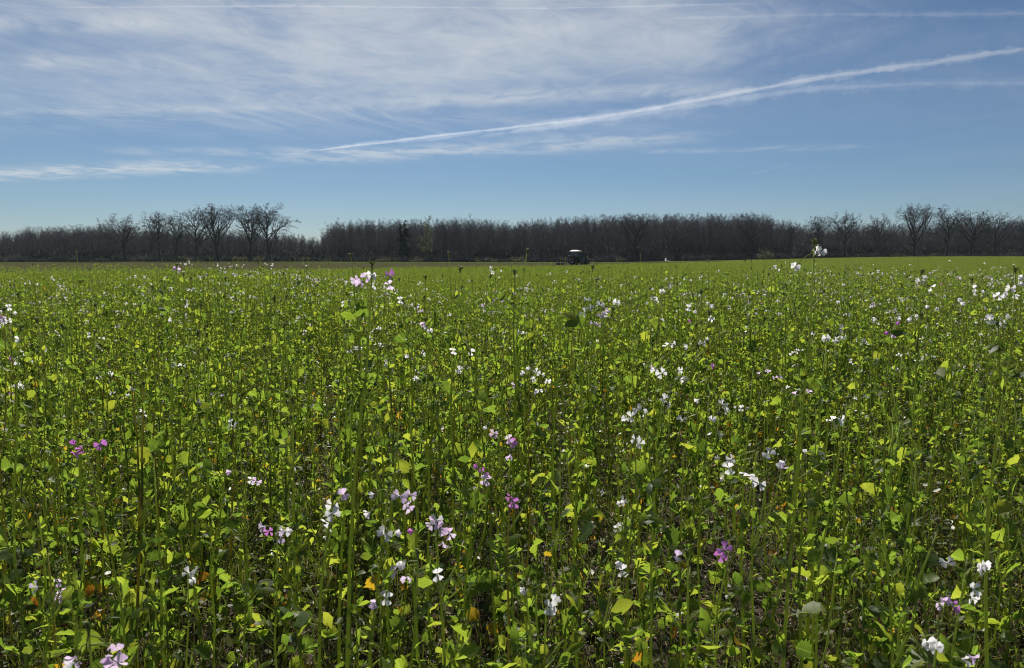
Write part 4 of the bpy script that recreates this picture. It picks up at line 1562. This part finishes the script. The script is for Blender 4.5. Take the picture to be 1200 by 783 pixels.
# weeds, thin grass and straw on the soil
def weed_patch(name, seed, kind):
    rr = random.Random(seed)
    V, F, FM = [], [], []

    def quad(pts_, m_):
        b = len(V)
        V.extend(pts_)
        F.append(tuple(range(b, b + len(pts_))))
        FM.append(m_)

    for i in range(150 if kind == 'weed' else 60):
        x, y_ = rr.uniform(-.27, .27), rr.uniform(-.27, .27)
        a = rr.uniform(0, 6.28)
        h = rr.uniform(.05, .27)
        w = rr.uniform(.0010, .0022)
        s = Vector((math.cos(a), math.sin(a), 0)) * w
        ln = Vector((rr.uniform(-.5, .5), rr.uniform(-.5, .5), 0)) * h
        b0 = Vector((x, y_, -.01))
        m1 = b0 + ln * .35 + Vector((0, 0, h * .6))
        tp = b0 + ln + Vector((0, 0, h * rr.uniform(.75, 1)))
        b = len(V)
        V.extend([b0 - s, b0 + s, m1 + s * .8, m1 - s * .8, tp])
        F.extend([(b, b + 1, b + 2, b + 3), (b + 3, b + 2, b + 4)])
        mm = 0 if rr.random() < .75 else 1
        FM.extend([mm, mm])
    for i in range(190 if kind == 'weed' else 60):    # small round leaves of low weeds
        c = Vector((rr.uniform(-.27, .27), rr.uniform(-.27, .27), rr.uniform(.005, .20)))
        q = rr.uniform(.006, .016)
        a = Vector((rr.gauss(0, .6), rr.gauss(0, .6), 1)).normalized()
        e1 = a.orthogonal().normalized()
        e1 = Matrix.Rotation(rr.uniform(0, 6), 3, a) @ e1
        e2 = a.cross(e1)
        quad([c - e1 * q, c - e1 * q * .3 + e2 * q * .55, c + e1 * q * .6 + e2 * q * .4, c + e1 * q, c + e1 * q * .6 - e2 * q * .4, c - e1 * q * .3 - e2 * q * .55], 0)
    for i in range(45 if kind == 'weed' else 110):    # dead straw
        c = Vector((rr.uniform(-.27, .27), rr.uniform(-.27, .27), rr.uniform(.002, .04)))
        a = rr.uniform(0, 6.28)
        L = rr.uniform(.02, .10)
        d = Vector((math.cos(a), math.sin(a), rr.uniform(-.25, .35))) * L
        s = Vector((-math.sin(a), math.cos(a), 0)) * rr.uniform(.0008, .0024)
        quad([c - s, c + s, c + d + s * .6, c + d - s * .6], 1)
    for i in range(5):        # withered leaves
        c = Vector((rr.uniform(-.25, .25), rr.uniform(-.25, .25), .02))
        a = rr.uniform(0, 6.28)
        q = rr.uniform(.015, .035)
        e1 = Vector((math.cos(a), math.sin(a), rr.uniform(-.3, .3)))
        e2 = Vector((-math.sin(a), math.cos(a), rr.uniform(-.5, .5)))
        quad([c - e1 * q, c + e2 * q * .5 + Vector((0, 0, .01)), c + e1 * q, c - e2 * q * .5 + Vector((0, 0, .008))], 1)
    return mesh_from(name, V, F, [M['weed'], M['straw']], FM)


wp = [weed_patch(f'weeds{i}', 500 + i, 'weed') for i in range(4)] + [weed_patch(f'litter{i}', 520 + i, 'litter') for i in range(3)]
pts = []
y = .8
while y < 8.0:
    half = y * .75 + .5
    x = -half
    while x < half:
        bare = math.sin(x * 1.9 + .8) * math.sin(y * 2.3 + 1) + r.uniform(-.6, .6)
        k = r.choice((4, 5, 6)) if bare > .62 else r.randrange(4)
        pts.append((x + r.uniform(-.1, .1), y + r.uniform(-.1, .1), ground_z(x, y), 0, 0, r.uniform(0, 6.28), r.uniform(.8, 1.25), k))
        x += .30
    y += .30
scatter('ground_weeds', pts, wp, 'thin grass, small weeds and dry straw covering the soil', 'weeds')


# ------------------------------------------------------------------ the plants one can single out in the photo
def hero(flowers, D, label, top=None, base_px=None, nleaf=8, rad=.0045, seed=0, buds=2, blobs=1.0, size=1.0):
    """flowers: (px, py, colour) in photo pixels, all borne by one plant standing D metres ahead"""
    rr = random.Random(seed + 7000)
    if top is None:
        top = min(flowers, key=lambda f: f[1])[:2]
    T = at(top[0], top[1], D)
    bx = T.x if base_px is None else (base_px - 600) / FPX * D
    B = Vector((bx, D + rr.uniform(-.05, .05), 0))
    B.z = ground_z(B.x, B.y)
    P = []
    rel = T - B
    H = rel.z
    rad *= .82
    path = curve_pts(Vector((0, 0, -.03)), rel, 8, .042, rr)
    n = len(path) - 1
    add_tube_piece(P, 'stem', path, [rad * (1 - .70 * (i / n) ** 1.4) for i in range(n + 1)], 7)
    P.append(('bud_cluster', f'buds{rr.randrange(3)}', basis(rel, path[-1] - path[-2], 0, .85)))
    # group flowers close together on one branch
    groups = []
    for f in flowers:
        for g in groups:
            if math.hypot(g[0][0] - f[0], g[0][1] - f[1]) < 42 / D:
                g.append(f)
                break
        else:
            groups.append([f])
    for g in groups:
        cx = sum(f[0] for f in g) / len(g)
        cyy = sum(f[1] for f in g) / len(g)
        C = at(cx, cyy, D + rr.uniform(-.03, .03)) - B
        hd = Vector((C.x - rel.x, 0, C.z - rel.z)).length
        if hd > .05:
            zo = C.z - max(.10, min(.30, abs(C.x - rel.x * C.z / H) * 1.6 + .08))
            t = min(.93, max(.3, zo / H))
            o = along(path, t)
            tip = C - Vector((0, 0, .012))
            bp = [o, o.lerp(tip, .35) + Vector(((tip.x - o.x) * .18, rr.uniform(-.01, .01), -.005)), o.lerp(tip, .7) + Vector(((tip.x - o.x) * .12, 0, 0)), tip]
            add_tube_piece(P, 'branch', bp, [rad * .48, rad * .40, rad * .33, rad * .25], 5)
            P.append(('bud_cluster', f'buds{rr.randrange(3)}', basis(tip, bp[-1] - bp[-2], 0, .9)))
            P.append(('leaf', rr.choice(('lance0', 'lance1', 'lance2')), basis(o, Vector((tip.x - o.x, rr.uniform(-.05, .05), .06)), rr.uniform(-.8, .8), rr.uniform(.022, .042))))
        else:
            tip = rel
        for f in g:
            fp_ = at(f[0], f[1], D + rr.uniform(-.02, .02)) - B
            q = tip - Vector((0, 0, rr.uniform(0, .02)))
            face = (Vector((fp_.x - q.x, 0, fp_.z - q.z)) * 14 + Vector((rr.uniform(-.45, .45), rr.uniform(-1.1, -.35), rr.uniform(-.25, .40)))).normalized()
            st = fp_ - face * .010 * size
            add_tube_piece(P, 'pedicel', [q, q.lerp(st, .5) + Vector((0, 0, .003)), st], [.0010, .0008, .0008], 4)
            key = rr.choice(FLOWERS[f[2]])
            P.append(('flower', key, basis(fp_, face, rr.uniform(0, 6), size * rr.uniform(.72, .96))))
    for k in range(5):
        o = along(path, rr.uniform(.70, .97))
        a = rr.uniform(0, 6.28)
        d = Vector((math.cos(a) * .8, math.sin(a) * .8, rr.uniform(.5, 1.1)))
        add_tube_piece(P, 'seed_pod', [o, o + d * .014, o + d * .024, o + d * .036], [.0007, .0008, .0018, .0005], 4)
    nleaf = int(nleaf * 1.6)
    for k in range(nleaf):
        t = .08 + .84 * (k + rr.random()) / nleaf
        pos = along(path, t)
        a = k * 2.4 + rr.uniform(-.4, .4)
        el = rr.uniform(.2, 1.0)
        d = Vector((math.cos(a) * math.cos(el), math.sin(a) * math.cos(el), math.sin(el)))
        sz = rr.uniform(.045, .11) * (1.05 - .6 * t)
        key = rr.choice(('broad0', 'broad1', 'broad2', 'lyrate0', 'lyrate2', 'lyrate3')) if t < .55 else rr.choice(('lance0', 'lance1', 'lance2'))
        if t > .5:
            sz *= .55
        P.append(('leaf', key, basis(pos, d, rr.uniform(-1, 1), sz)))
    for k in range(6):
        a = rr.uniform(0, 6.28)
        d = Vector((math.cos(a) * .7, math.sin(a) * .7, rr.uniform(.3, 1.2)))
        P.append(('side_shoot', f'shoot{rr.randrange(5)}', basis(along(path, rr.uniform(.2, .92)), d, rr.uniform(0, 6), rr.uniform(.025, .06))))
    o = realize('radish_plant', P, B, petals=True)
    tag(o, label, 'plant', 'plants with flowers that stand out in the foreground')
    return o


for i, h in enumerate(HERO):
    hero(h[0], h[1], h[2], h[3], h[4], h[5], h[6], seed=i)
